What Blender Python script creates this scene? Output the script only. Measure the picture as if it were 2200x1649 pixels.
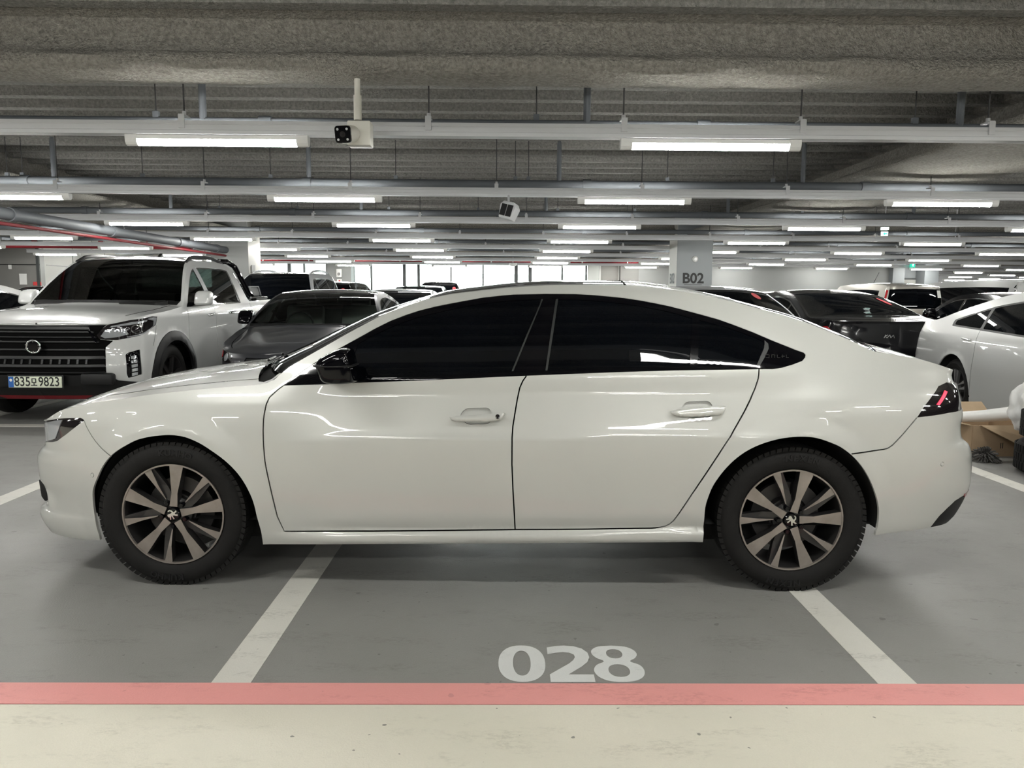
import bpy, bmesh, math, random
import numpy as np
from mathutils import Vector, Matrix
from mathutils.geometry import delaunay_2d_cdt
random.seed(7)
rng = np.random.RandomState(7)
for _o in list(bpy.data.objects): bpy.data.objects.remove(_o, do_unlink=True)
SC = bpy.context.scene
COL = SC.collection

# ------------------------------------------------------------------ camera, world, exposure
CAM_H = 1.323
cd = bpy.data.cameras.new('camera'); cam = bpy.data.objects.new('camera', cd); COL.objects.link(cam)
cd.sensor_width = 36.0; cd.sensor_fit = 'HORIZONTAL'
cd.lens = 36.0 * 1600 / 2200
cd.clip_start = .05; cd.clip_end = 300
cam.matrix_world = (Matrix.Translation((0, 0, CAM_H)) @ Matrix.Rotation(-.0097, 4, 'Z')
                    @ Matrix.Rotation(math.pi/2 - .1176, 4, 'X') @ Matrix.Rotation(.0064, 4, 'Z'))
SC.camera = cam
SC.view_settings.view_transform = 'Standard'; SC.view_settings.look = 'None'
SC.view_settings.gamma = 1.0; SC.view_settings.use_curve_mapping = False
SC.view_settings.exposure = 0.0
LAMP = 116.0            # radiance of the tube diffusers
DAY = 9.0              # overcast daylight outside the far windows
wd = bpy.data.worlds.new('daylight'); SC.world = wd; wd.use_nodes = True
_bg = wd.node_tree.nodes['Background']
_bg.inputs[0].default_value = (.93, 1.0, .98, 1); _bg.inputs[1].default_value = DAY
cy = SC.cycles
cy.use_denoising = True
cy.max_bounces = 7; cy.diffuse_bounces = 4; cy.glossy_bounces = 4; cy.transmission_bounces = 4; cy.transparent_max_bounces = 6
cy.sample_clamp_indirect = 8.0
cy.caustics_reflective = False; cy.caustics_refractive = False
cy.use_light_tree = True

# ------------------------------------------------------------------ materials
MATS = {}
def mat(name, col, rough=.5, metal=0., coat=0., spec=.5, var=0., vscale=6., bump=0., bscale=40., emit=0., alpha=1., ior=1.5, detail=4., coat_rough=.03, rvar=0.):
    m = bpy.data.materials.new(name); m.use_nodes = True; MATS[name] = m
    nt = m.node_tree; b = nt.nodes['Principled BSDF']
    b.inputs['Base Color'].default_value = (*col, 1)
    b.inputs['Roughness'].default_value = rough; b.inputs['Metallic'].default_value = metal
    b.inputs['Coat Weight'].default_value = coat; b.inputs['Coat Roughness'].default_value = coat_rough
    b.inputs['Specular IOR Level'].default_value = spec; b.inputs['IOR'].default_value = ior
    b.inputs['Alpha'].default_value = alpha
    if emit:
        b.inputs['Emission Color'].default_value = (*col, 1); b.inputs['Emission Strength'].default_value = emit
    if var or bump or rvar:
        tc = nt.nodes.new('ShaderNodeTexCoord')
    if var or rvar:
        n = nt.nodes.new('ShaderNodeTexNoise'); n.inputs['Scale'].default_value = vscale; n.inputs['Detail'].default_value = detail
        nt.links.new(tc.outputs['Object'], n.inputs['Vector'])
        if var:
            mr = nt.nodes.new('ShaderNodeMapRange')
            mr.inputs[1].default_value = .3; mr.inputs[2].default_value = .7
            mr.inputs[3].default_value = 1 - var; mr.inputs[4].default_value = 1 + var
            nt.links.new(n.outputs['Fac'], mr.inputs[0])
            mx = nt.nodes.new('ShaderNodeVectorMath'); mx.operation = 'SCALE'
            mx.inputs[0].default_value = col
            nt.links.new(mr.outputs[0], mx.inputs['Scale']); nt.links.new(mx.outputs[0], b.inputs['Base Color'])
        if rvar:
            mr = nt.nodes.new('ShaderNodeMapRange')
            mr.inputs[1].default_value = .3; mr.inputs[2].default_value = .7
            mr.inputs[3].default_value = max(0, rough - rvar); mr.inputs[4].default_value = rough + rvar
            nt.links.new(n.outputs['Fac'], mr.inputs[0]); nt.links.new(mr.outputs[0], b.inputs['Roughness'])
    if bump:
        n2 = nt.nodes.new('ShaderNodeTexNoise'); n2.inputs['Scale'].default_value = bscale; n2.inputs['Detail'].default_value = 3
        nt.links.new(tc.outputs['Object'], n2.inputs['Vector'])
        bp = nt.nodes.new('ShaderNodeBump'); bp.inputs['Strength'].default_value = 1.0; bp.inputs['Distance'].default_value = bump
        nt.links.new(n2.outputs['Fac'], bp.inputs['Height']); nt.links.new(bp.outputs['Normal'], b.inputs['Normal'])
    return m

def glass(name, tint, trans, rough=.02):
    """tinted car glass: part see-through, glossy"""
    m = bpy.data.materials.new(name); m.use_nodes = True; MATS[name] = m
    nt = m.node_tree; b = nt.nodes['Principled BSDF']; out = nt.nodes['Material Output']
    b.inputs['Base Color'].default_value = (*tint, 1); b.inputs['Roughness'].default_value = rough
    tr = nt.nodes.new('ShaderNodeBsdfTransparent'); tr.inputs[0].default_value = (*trans, 1)
    gl = nt.nodes.new('ShaderNodeBsdfGlossy'); gl.inputs['Roughness'].default_value = rough
    fr = nt.nodes.new('ShaderNodeFresnel'); fr.inputs[0].default_value = 1.5
    mx = nt.nodes.new('ShaderNodeMixShader')
    nt.links.new(fr.outputs[0], mx.inputs[0]); nt.links.new(tr.outputs[0], mx.inputs[1]); nt.links.new(gl.outputs[0], mx.inputs[2])
    nt.links.new(mx.outputs[0], out.inputs['Surface'])
    return m

M = dict(
 white=mat('pearl_white_paint', (.515, .521, .494), .36, metal=.10, coat=1., coat_rough=.02, spec=.45, var=.012, vscale=3.),
 white2=mat('cool_white_paint', (.50, .507, .50), .3, coat=1., coat_rough=.02),
 silver=mat('silver_paint', (.40, .41, .42), .4, metal=.05, coat=.8),
 grey_paint=mat('charcoal_paint', (.032, .033, .038), .3, metal=.25, coat=1.),
 black_paint=mat('black_paint', (.003, .003, .004), .15, coat=.35, spec=.25),
 beige_paint=mat('champagne_paint', (.40, .38, .34), .3, metal=.4, coat=1.),
 black_gloss=mat('gloss_black_trim', (.002, .002, .003), .045, spec=.30),
 black=mat('black_plastic', (.006, .006, .0065), .5, spec=.35),
 bar=mat('satin_black_bar', (.0105, .011, .012), .38, spec=.4),
 rubber=mat('tyre_rubber', (.0065, .0062, .0058), .75, spec=.3, var=.25, vscale=9., bump=.0012, bscale=160.),
 rubber_trim=mat('rubber_seal', (.02, .022, .022), .5),
 seam=mat('panel_gap', (.003, .003, .003), .9, spec=.08),
 privacy=mat('privacy_glass', (.0015, .002, .003), .012, spec=.28, var=.3, vscale=4.),
 tint=glass('tinted_glass', (.01, .012, .012), (.16, .18, .17)),
 tint_dark=glass('dark_tinted_glass', (.01, .012, .012), (.06, .075, .07)),
 clear=glass('clear_glass', (.02, .03, .03), (.66, .74, .70)),
 pane=glass('window_pane', (.02, .03, .03), (.94, .97, .96)),
 chrome=mat('chrome', (.72, .72, .72), .08, metal=1.),
 alloy=mat('machined_alloy', (.30, .27, .245), .40, metal=.65, var=.18, vscale=14.),
 alloy_dark=mat('dark_alloy', (.018, .017, .017), .3, coat=.3),
 silver_alloy=mat('silver_alloy', (.5, .5, .5), .35, metal=.8),
 iron=mat('brake_iron', (.07, .067, .065), .5, metal=.6, var=.2, vscale=12.),
 liner=mat('arch_liner_felt', (.006, .006, .006), .95),
 under=mat('underbody', (.01, .01, .01), .9),
 lens=mat('lamp_lens', (.55, .57, .60), .06, coat=1., metal=.55),
 lens_dark=mat('smoked_lens', (.012, .010, .011), .06, coat=1.),
 red_lens=mat('red_lens', (.35, .01, .015), .1, coat=1.),
 red_led=mat('red_led_bar', (1., .06, .12), .3, emit=.75),
 amber=mat('amber_lens', (.6, .2, .02), .2, coat=1.),
 plate=mat('plate_cream', (.72, .76, .62), .45),
 plate_blue=mat('plate_blue', (.02, .12, .42), .4),
 ink=mat('black_ink', (.012, .012, .012), .6),
 seat=mat('dark_upholstery', (.02, .02, .02), .8),
 seat_tan=mat('grey_upholstery', (.20, .20, .19), .8),
 sticker=mat('red_sticker', (.62, .06, .07), .5, var=.3, vscale=30.),
 steel_pipe=mat('grey_painted_pipe', (.115, .125, .137), .62, spec=.3, var=.06, vscale=3.),
 dark_steel=mat('dark_steel_rod', (.05, .05, .052), .5, metal=.3),
 red_pipe=mat('red_fire_pipe', (.19, .012, .018), .55, spec=.3),
 trough=mat('white_metal_trough', (.56, .57, .585), .32, spec=.5, var=.03, vscale=2.),
 lampbody=mat('white_lamp_body', (.74, .74, .72), .35),
 foam=mat('sprayed_fireproofing', (.262, .25, .222), .95, var=.30, vscale=44., bump=.034, bscale=72., detail=6.),
 deckm=mat('sprayed_deck', (.205, .202, .188), .95, var=.26, vscale=40., bump=.022, bscale=60., detail=6.),
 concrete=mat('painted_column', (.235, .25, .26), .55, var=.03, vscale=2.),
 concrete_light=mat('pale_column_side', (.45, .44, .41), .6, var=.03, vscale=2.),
 wall_beige=mat('beige_wall_paint', (.36, .355, .33), .6, var=.03, vscale=1.),
 wall_grey=mat('pale_grey_wall_paint', (.27, .275, .27), .6, var=.03, vscale=.7),
 wall_panel=mat('grey_panel', (.21, .205, .195), .5),
 frame=mat('dark_window_frame', (.05, .055, .055), .5),
 card=mat('brown_cardboard', (.40, .285, .18), .8, var=.06, vscale=8.),
 card_in=mat('cardboard_inside', (.46, .34, .22), .8, var=.05, vscale=8.),
 paper=mat('white_paper', (.8, .8, .78), .7),
 sign_red=mat('sign_red', (.6, .05, .05), .5),
 exit=mat('exit_green', (.02, .62, .42), .4, emit=.9),
 exit_white=mat('exit_white', (.85, 1., .95), .4, emit=1.2),
 camera_white=mat('camera_housing', (.70, .685, .62), .4),
 led=mat('led_off', (.5, .5, .5), .2),
 mop=mat('grey_mop_yarn', (.10, .095, .09), .95, var=.4, vscale=90.),
 plastic_white=mat('white_plastic', (.75, .75, .73), .35),
)
def lamp_material():
    m = bpy.data.materials.new('tube_diffuser_lit'); m.use_nodes = True
    nt = m.node_tree; b = nt.nodes['Principled BSDF']
    b.inputs['Base Color'].default_value = (.9, .9, .9, 1)
    b.inputs['Emission Color'].default_value = (1., .995, .945, 1); b.inputs['Emission Strength'].default_value = LAMP
    return m
M['lamp'] = lamp_material()

def film_material():
    m = bpy.data.materials.new('thin_white_plastic_film'); m.use_nodes = True
    nt = m.node_tree; b = nt.nodes['Principled BSDF']
    b.inputs['Base Color'].default_value = (.85, .85, .84, 1); b.inputs['Roughness'].default_value = .3
    b.inputs['Alpha'].default_value = .72
    return m
M['film'] = film_material()

# ------------------------------------------------------------------ object helpers
def tag(o, label=None, cat=None, group=None, kind=None):
    if label: o['label'] = label
    if cat: o['category'] = cat
    if group: o['group'] = group
    if kind: o['kind'] = kind
    return o
def empty(name, loc=(0,0,0), rz=0., label=None, cat=None, group=None):
    o = bpy.data.objects.new(name, None); COL.objects.link(o)
    o.empty_display_size = .1
    o.location = loc; o.rotation_euler = (0, 0, rz)
    return tag(o, label, cat, group)
def link(name, me, m=None, parent=None, loc=None):
    o = bpy.data.objects.new(name, me); COL.objects.link(o)
    if m is not None and not me.materials: me.materials.append(m)
    if parent is not None: o.parent = parent
    if loc is not None: o.location = loc
    return o
def mesh_np(name, V, F, smooth=True, normals=None):
    me = bpy.data.meshes.new(name)
    me.from_pydata([tuple(v) for v in np.asarray(V, float)], [], [tuple(int(i) for i in f) for f in F])
    if smooth: me.polygons.foreach_set('use_smooth', [True]*len(me.polygons))
    me.update()
    if normals is not None:
        me.normals_split_custom_set_from_vertices([tuple(n) for n in normals])
    return me
def bm_obj(name, bm, m, parent=None, smooth=False, loc=None):
    me = bpy.data.meshes.new(name); bm.to_mesh(me); bm.free()
    if smooth:
        me.polygons.foreach_set('use_smooth', [True]*len(me.polygons))
        if smooth == 'auto': me.set_sharp_from_angle(angle=math.radians(35))
    if isinstance(m, (list, tuple)):
        for k in m: me.materials.append(k)
        m = None
    return link(name, me, m, parent, loc)
def add_box(bm, c, s, bev=0., rot=None, mi=0):
    r = bmesh.ops.create_cube(bm, size=1.)
    vs = r['verts']
    mt = Matrix.Translation(c) @ (rot if rot is not None else Matrix.Identity(4)) @ Matrix.Diagonal((*s, 1))
    bmesh.ops.transform(bm, matrix=mt, verts=vs)
    fs = list({f for v in vs for f in v.link_faces})
    for f in fs: f.material_index = mi
    if bev > 0:
        es = list({e for v in vs for e in v.link_edges})
        bmesh.ops.bevel(bm, geom=es, offset=bev, segments=2, affect='EDGES', profile=.5)
def box(name, c, s, m, parent=None, bev=0., rot=None):
    bm = bmesh.new(); add_box(bm, c, s, bev, rot); return bm_obj(name, bm, m, parent, smooth='auto' if bev else False)
def add_tube(bm, pts, r, n=10, cap=True):
    pts = [Vector(p) for p in pts]
    rs = r if isinstance(r, (list, tuple)) else [r]*len(pts)
    rings = []
    for i, p in enumerate(pts):
        d = (pts[min(i+1, len(pts)-1)] - pts[max(i-1, 0)]).normalized()
        q = d.to_track_quat('Z', 'Y')
        rings.append([bm.verts.new(p + q @ Vector((math.cos(2*math.pi*k/n)*rs[i], math.sin(2*math.pi*k/n)*rs[i], 0))) for k in range(n)])
    for a, b in zip(rings, rings[1:]):
        for k in range(n):
            bm.faces.new((a[k], a[(k+1) % n], b[(k+1) % n], b[k]))
    if cap:
        bm.faces.new(rings[0][::-1]); bm.faces.new(rings[-1])
def tube(name, pts, r, m, parent=None, n=10):
    bm = bmesh.new(); add_tube(bm, pts, r, n); return bm_obj(name, bm, m, parent, smooth='auto')
def add_lathe(bm, prof, n=32, axis='Y', a0=0., a1=2*math.pi):
    """prof: (r, h) around the axis"""
    full = abs(a1 - a0 - 2*math.pi) < 1e-6
    k = n if full else n + 1
    rings = []
    for (r, h) in prof:
        ring = []
        for i in range(k):
            t = a0 + (a1 - a0) * i / n
            c, s = math.cos(t)*r, math.sin(t)*r
            p = (c, h, s) if axis == 'Y' else (c, s, h) if axis == 'Z' else (h, c, s)
            ring.append(bm.verts.new(p))
        rings.append(ring)
    for a, b in zip(rings, rings[1:]):
        for i in range(n):
            j = (i+1) % k
            bm.faces.new((a[i], a[j], b[j], b[i]))
def lathe(name, prof, m, parent=None, n=32, axis='Y', smooth='auto', **k):
    bm = bmesh.new(); add_lathe(bm, prof, n, axis, **k)
    bmesh.ops.remove_doubles(bm, verts=bm.verts, dist=1e-5)
    bmesh.ops.recalc_face_normals(bm, faces=bm.faces)
    return bm_obj(name, bm, m, parent, smooth=smooth)
def add_prism(bm, poly, h0, h1, plane='XZ', mi=0):
    """polygon (p,q) extruded between h0 and h1 along the third axis"""
    def P(p, h):
        return (p[0], h, p[1]) if plane == 'XZ' else (p[0], p[1], h) if plane == 'XY' else (h, p[0], p[1])
    a = [bm.verts.new(P(p, h0)) for p in poly]; b = [bm.verts.new(P(p, h1)) for p in poly]
    fs = [bm.faces.new(a), bm.faces.new(b[::-1])]
    n = len(poly)
    for i in range(n): fs.append(bm.faces.new((a[i], b[i], b[(i+1) % n], a[(i+1) % n])))
    for f in fs: f.material_index = mi
    return fs
def prism(name, poly, h0, h1, m, parent=None, plane='XZ', bev=0.):
    bm = bmesh.new(); add_prism(bm, poly, h0, h1, plane)
    bmesh.ops.recalc_face_normals(bm, faces=bm.faces)
    if bev: bmesh.ops.bevel(bm, geom=list(bm.edges), offset=bev, segments=2, affect='EDGES', profile=.5)
    return bm_obj(name, bm, m, parent, smooth='auto' if bev else False)
def text_mesh(s, size, width=1., bold=0., depth=0.):
    cu = bpy.data.curves.new('txt', 'FONT'); cu.body = s; cu.size = size; cu.offset = bold; cu.extrude = depth; cu.resolution_u = 4
    cu.align_x = 'CENTER'; cu.align_y = 'CENTER'
    o = bpy.data.objects.new('txt', cu); COL.objects.link(o)
    dg = bpy.context.evaluated_depsgraph_get(); me = bpy.data.meshes.new_from_object(o.evaluated_get(dg))
    bpy.data.objects.remove(o); bpy.data.curves.remove(cu)
    if width != 1.: me.transform(Matrix.Diagonal((width, 1, 1, 1)))
    me.materials.clear()
    return me
def text(name, s, size, m, parent, mt, width=1., bold=0., depth=.0):
    me = text_mesh(s, size, width, bold, depth); me.transform(mt)
    return link(name, me, m, parent)
def copy_tree(o, parent=None):
    c = o.copy(); COL.objects.link(c)
    if parent is not None: c.parent = parent
    for ch in o.children: copy_tree(ch, c)
    return c
ORD = ['first', 'second', 'third', 'fourth', 'fifth', 'sixth', 'seventh', 'eighth', 'ninth', 'tenth', 'eleventh', 'twelfth', 'thirteenth', 'fourteenth', 'fifteenth', 'sixteenth', 'seventeenth', 'eighteenth', 'nineteenth', 'twentieth']

# ------------------------------------------------------------------ car skins

def pchip(x, y, n=600):
    """monotone cubic through points -> dense table for np.interp"""
    x = np.array(x, float); y = np.array(y, float)
    h = np.diff(x); d = np.diff(y) / h
    m = np.zeros(len(x))
    m[0], m[-1] = d[0], d[-1]
    for i in range(1, len(x) - 1):
        if d[i-1] * d[i] > 0:
            w1 = 2*h[i] + h[i-1]; w2 = h[i] + 2*h[i-1]
            m[i] = (w1 + w2) / (w1 / d[i-1] + w2 / d[i])
    X = np.linspace(x[0], x[-1], n)
    k = np.clip(np.searchsorted(x, X, 'right') - 1, 0, len(h) - 1)
    t = (X - x[k]) / h[k]
    Y = ((1+2*t)*(1-t)**2*y[k] + t*(1-t)**2*h[k]*m[k] + t*t*(3-2*t)*y[k+1] + t*t*(t-1)*h[k]*m[k+1])
    return X, Y

def catmull(P, n=12):
    P = np.array(P, float); out = []
    Q = np.vstack([2*P[0]-P[1], P, 2*P[-1]-P[-2]])
    for i in range(1, len(Q) - 2):
        p0, p1, p2, p3 = Q[i-1], Q[i], Q[i+1], Q[i+2]
        for t in np.arange(n) / n:
            out.append(.5*((2*p1) + (p2-p0)*t + (2*p0-5*p1+4*p2-p3)*t*t + (3*p1-p0-3*p2+p3)*t**3))
    out.append(P[-1])
    return np.array(out)

def sstep(x, a, b):
    t = np.clip((x - a) / (b - a), 0, 1)
    return t*t*(3-2*t)

class Surf:
    """car skin. side: (u,z) wraps nose centre -> flank -> tail centre; top: (u,v) spans edge to edge"""
    def __init__(s, sp):
        s.sp = sp
        C = catmull(sp['plan'], 16)
        seg = np.hypot(*np.diff(C, axis=0).T); L = np.concatenate([[0], np.cumsum(seg)])
        n = 1200
        U = np.linspace(0, L[-1], n)
        A = np.interp(U, L, C[:, 0]); B = np.interp(U, L, C[:, 1])
        k = np.argmin(np.abs(A - 0.0) + (B < .3) * 9)
        U = U - U[k]
        ker = np.ones(25) / 25.
        def sm(x):
            p = np.concatenate([2*x[0]-x[12:0:-1], x, 2*x[-1]-x[-2:-14:-1]])
            return np.convolve(p, ker, 'valid')
        dA = np.gradient(A, U); dB = np.gradient(B, U)
        # mirror-symmetric smoothing at the ends
        nx, ny = -dB, dA
        nx, ny = sm(nx), sm(ny)
        l = np.hypot(nx, ny); nx /= l; ny /= l
        s.U, s.A, s.B, s.nx, s.ny = U, A, B, nx, ny
        s.u0, s.u1 = U[0], U[-1]
        T = lambda key: pchip(*np.array(sp[key], float).T)
        s.t_side = T('side_in'); s.t_front = T('front_in'); s.t_rear = T('rear_in')
        s.t_top = T('ztop'); s.t_bot = T('zbot'); s.t_dz = T('crown'); s.t_dx = T('bow')
        s.side_fn = sp.get('side_fn')
    def a_of(s, u): return np.interp(u, s.U, s.A)
    def u_of_a(s, a, rear=None):
        m = s.B > .45
        return np.interp(a, s.A[m], s.U[m])
    def u_front(s, b):
        m = s.U < -.6; i = np.argsort(s.B[m]); return np.interp(b, s.B[m][i], s.U[m][i])
    def u_rear(s, b):
        m = s.U > .6; i = np.argsort(s.B[m]); return np.interp(b, s.B[m][i], s.U[m][i])
    def ztop(s, u): return np.interp(s.a_of(u), *s.t_top)
    def zbot(s, u): return np.interp(s.a_of(u), *s.t_bot)
    def side(s, u, z, depth=0.):
        u = np.asarray(u, float); z = np.asarray(z, float)
        a = np.interp(u, s.U, s.A); b = np.interp(u, s.U, s.B)
        nx = np.interp(u, s.U, s.nx); ny = np.interp(u, s.U, s.ny)
        if s.side_fn is not None: ins = s.side_fn(s, a, z)
        else: ins = np.interp(z, *s.t_side)
        for (ac, zc, r, w, h) in s.sp.get('flares', ()):
            rr = np.hypot(a - ac, z - zc)
            ins = ins - h * (1 - np.clip((rr - r)/w, 0, 1))
        e = np.where(nx < 0, np.interp(z, *s.t_front), np.interp(z, *s.t_rear))
        w = nx*nx
        ins = ins*(1-w) + e*w + depth
        return np.stack([a - ins*nx, -(np.maximum(b - ins*ny, 0 if True else 0)), z], -1)
    def top(s, u, v, depth=0.):
        u = np.asarray(u, float); v = np.asarray(v, float)
        E = s.side(u, s.ztop(u)); a = s.a_of(u)
        dz = np.interp(a, *s.t_dz); dx = np.interp(a, *s.t_dx)
        q = 1 - v*v
        q2 = 1 - np.abs(v)**2.6
        return np.stack([E[..., 0] + dx*q, E[..., 1]*v, E[..., 2] + dz*q2 - depth], -1)
    def normals(s, fn, p, q, h=.006, out=None):
        a = fn(p+h, q) - fn(p-h, q); b = fn(p, q+h) - fn(p, q-h)
        n = np.cross(a, b); l = np.linalg.norm(n, axis=-1, keepdims=True)
        return n / np.maximum(l, 1e-9)

def resample(P, step, closed):
    P = [np.array(p, float) for p in P]; out = []
    n = len(P)
    for i in range(n if closed else n - 1):
        a, b = P[i], P[(i+1) % n]
        k = max(1, int(math.ceil(np.linalg.norm(b-a) / step)))
        for j in range(k): out.append(a + (b-a)*j/k)
    if not closed: out.append(P[-1])
    return out
def round_poly(P, n=4):
    """closed Catmull-Rom through points"""
    P = np.array(P, float); m = len(P); out = []
    for i in range(m):
        p0, p1, p2, p3 = P[i-1], P[i], P[(i+1) % m], P[(i+2) % m]
        for t in np.arange(n)/n:
            out.append(.5*((2*p1)+(p2-p0)*t+(2*p0-5*p1+4*p2-p3)*t*t+(3*p1-p0-3*p2+p3)*t**3))
    return out
def fillet(P, r, n=4):
    """polygon with rounded corners; r scalar or list"""
    P = [np.array(p, float) for p in P]; out = []; m = len(P)
    for i in range(m):
        rr = r[i] if isinstance(r, (list, tuple)) else r
        a, b, c = P[i-1], P[i], P[(i+1) % m]
        u, v = a-b, c-b; lu, lv = np.linalg.norm(u), np.linalg.norm(v)
        d = min(rr, lu*.45, lv*.45)
        if d < 1e-5: out.append(b); continue
        p, q = b+u/lu*d, b+v/lv*d
        for t in np.linspace(0, 1, n+1): out.append((1-t)**2*p + 2*t*(1-t)*b + t*t*q)
    return out
def inside(pts, poly):
    pts = np.asarray(pts, float); poly = np.asarray(poly, float)
    x, y = pts[:, 0], pts[:, 1]; r = np.zeros(len(pts), bool)
    x1, y1 = poly[:, 0], poly[:, 1]; x2, y2 = np.roll(x1, -1), np.roll(y1, -1)
    for a, b, c, d in zip(x1, y1, x2, y2):
        if b == d: continue
        k = ((b > y) != (d > y)) & (x < (c-a)*(y-b)/(d-b)+a)
        r ^= k
    return r
def strip(line, w):
    """thin polygon along a polyline"""
    P = [np.array(p, float) for p in line]; L, R = [], []
    for i in range(len(P)):
        d = P[min(i+1, len(P)-1)] - P[max(i-1, 0)]; d = d/np.linalg.norm(d)
        n = np.array([-d[1], d[0]])*w/2
        L.append(P[i]+n); R.append(P[i]-n)
    return L + R[::-1]
def cdt_regions(domain, regions, gu, gz, scale=(1., 1.)):
    """constrained triangulation of a domain; returns points, triangles, region index per triangle (-1 = base)"""
    V, E = [], []
    step = min(gu, gz)*1.4
    def add(poly, closed=True):
        q = resample(poly, step, closed); o = len(V); V.extend(q); n = len(q)
        E.extend([(o+i, o+(i+1) % n) for i in range(n if closed else n-1)])
    add(domain)
    for r in regions: add(r['p'])
    D = np.array(domain)
    u0, z0 = D.min(0); u1, z1 = D.max(0)
    gx, gy = np.meshgrid(np.arange(u0+gu*.5, u1, gu), np.arange(z0+gz*.5, z1, gz), indexing='ij')
    gx = gx + (np.arange(gx.shape[1]) % 2)[None]*gu*.5
    g = np.stack([gx.ravel(), gy.ravel()], 1); g = g[inside(g, D)]
    V.extend(list(g))
    sc = np.array(scale)
    r = delaunay_2d_cdt([Vector(v*sc) for v in V], E, [], 0, 1e-6, False)
    P = np.array([tuple(v) for v in r[0]])/sc; T = np.array([f for f in r[2] if len(f) == 3])
    c = P[T].mean(1)
    k = inside(c, D); T, c = T[k], c[k]
    lab = np.full(len(T), -1)
    for i, rg in enumerate(regions): lab[inside(c, rg['p'])] = i
    return P, T, lab
def skin_mesh(name, fn, P, T, depth, flange, normal_fn, flip=False, mirror=False):
    used, inv = np.unique(T, return_inverse=True); Q = P[used]; F = inv.reshape(T.shape)
    X = fn(Q[:, 0], Q[:, 1], depth); N = normal_fn(Q[:, 0], Q[:, 1])
    ed = {}
    for f in F:
        for a, b in ((f[0], f[1]), (f[1], f[2]), (f[2], f[0])):
            if (b, a) in ed: del ed[(b, a)]
            else: ed[(a, b)] = 1
    faces = [tuple(f) for f in F]
    if flange > 0 and ed:
        o = len(X); E = list(ed)
        VX, VN = [], []
        for a, b in E:
            VX += [X[a], X[b], X[b]-N[b]*flange, X[a]-N[a]*flange]
            d = X[b]-X[a]; nn = np.cross(d, N[a]); l = np.linalg.norm(nn); nn = nn/l if l > 1e-9 else N[a]
            nn = -nn if False else nn
            VN += [nn]*4
            faces.append((o+1, o, o+3, o+2)); o += 4
        X = np.vstack([X, VX]); N = np.vstack([N, VN])
    # orient triangles with the normals
    X = np.asarray(X); out = []
    for f in faces:
        a, b, c = X[f[0]], X[f[1]], X[f[2]]
        n = np.cross(b-a, c-a)
        out.append(f if n @ N[f[0]] >= 0 else tuple(f[::-1]))
    if mirror:
        X = X*np.array([1, -1, 1]); N = N*np.array([1, -1, 1]); out = [tuple(f[::-1]) for f in out]
    return mesh_np(name, X, out, True, N)

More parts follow.
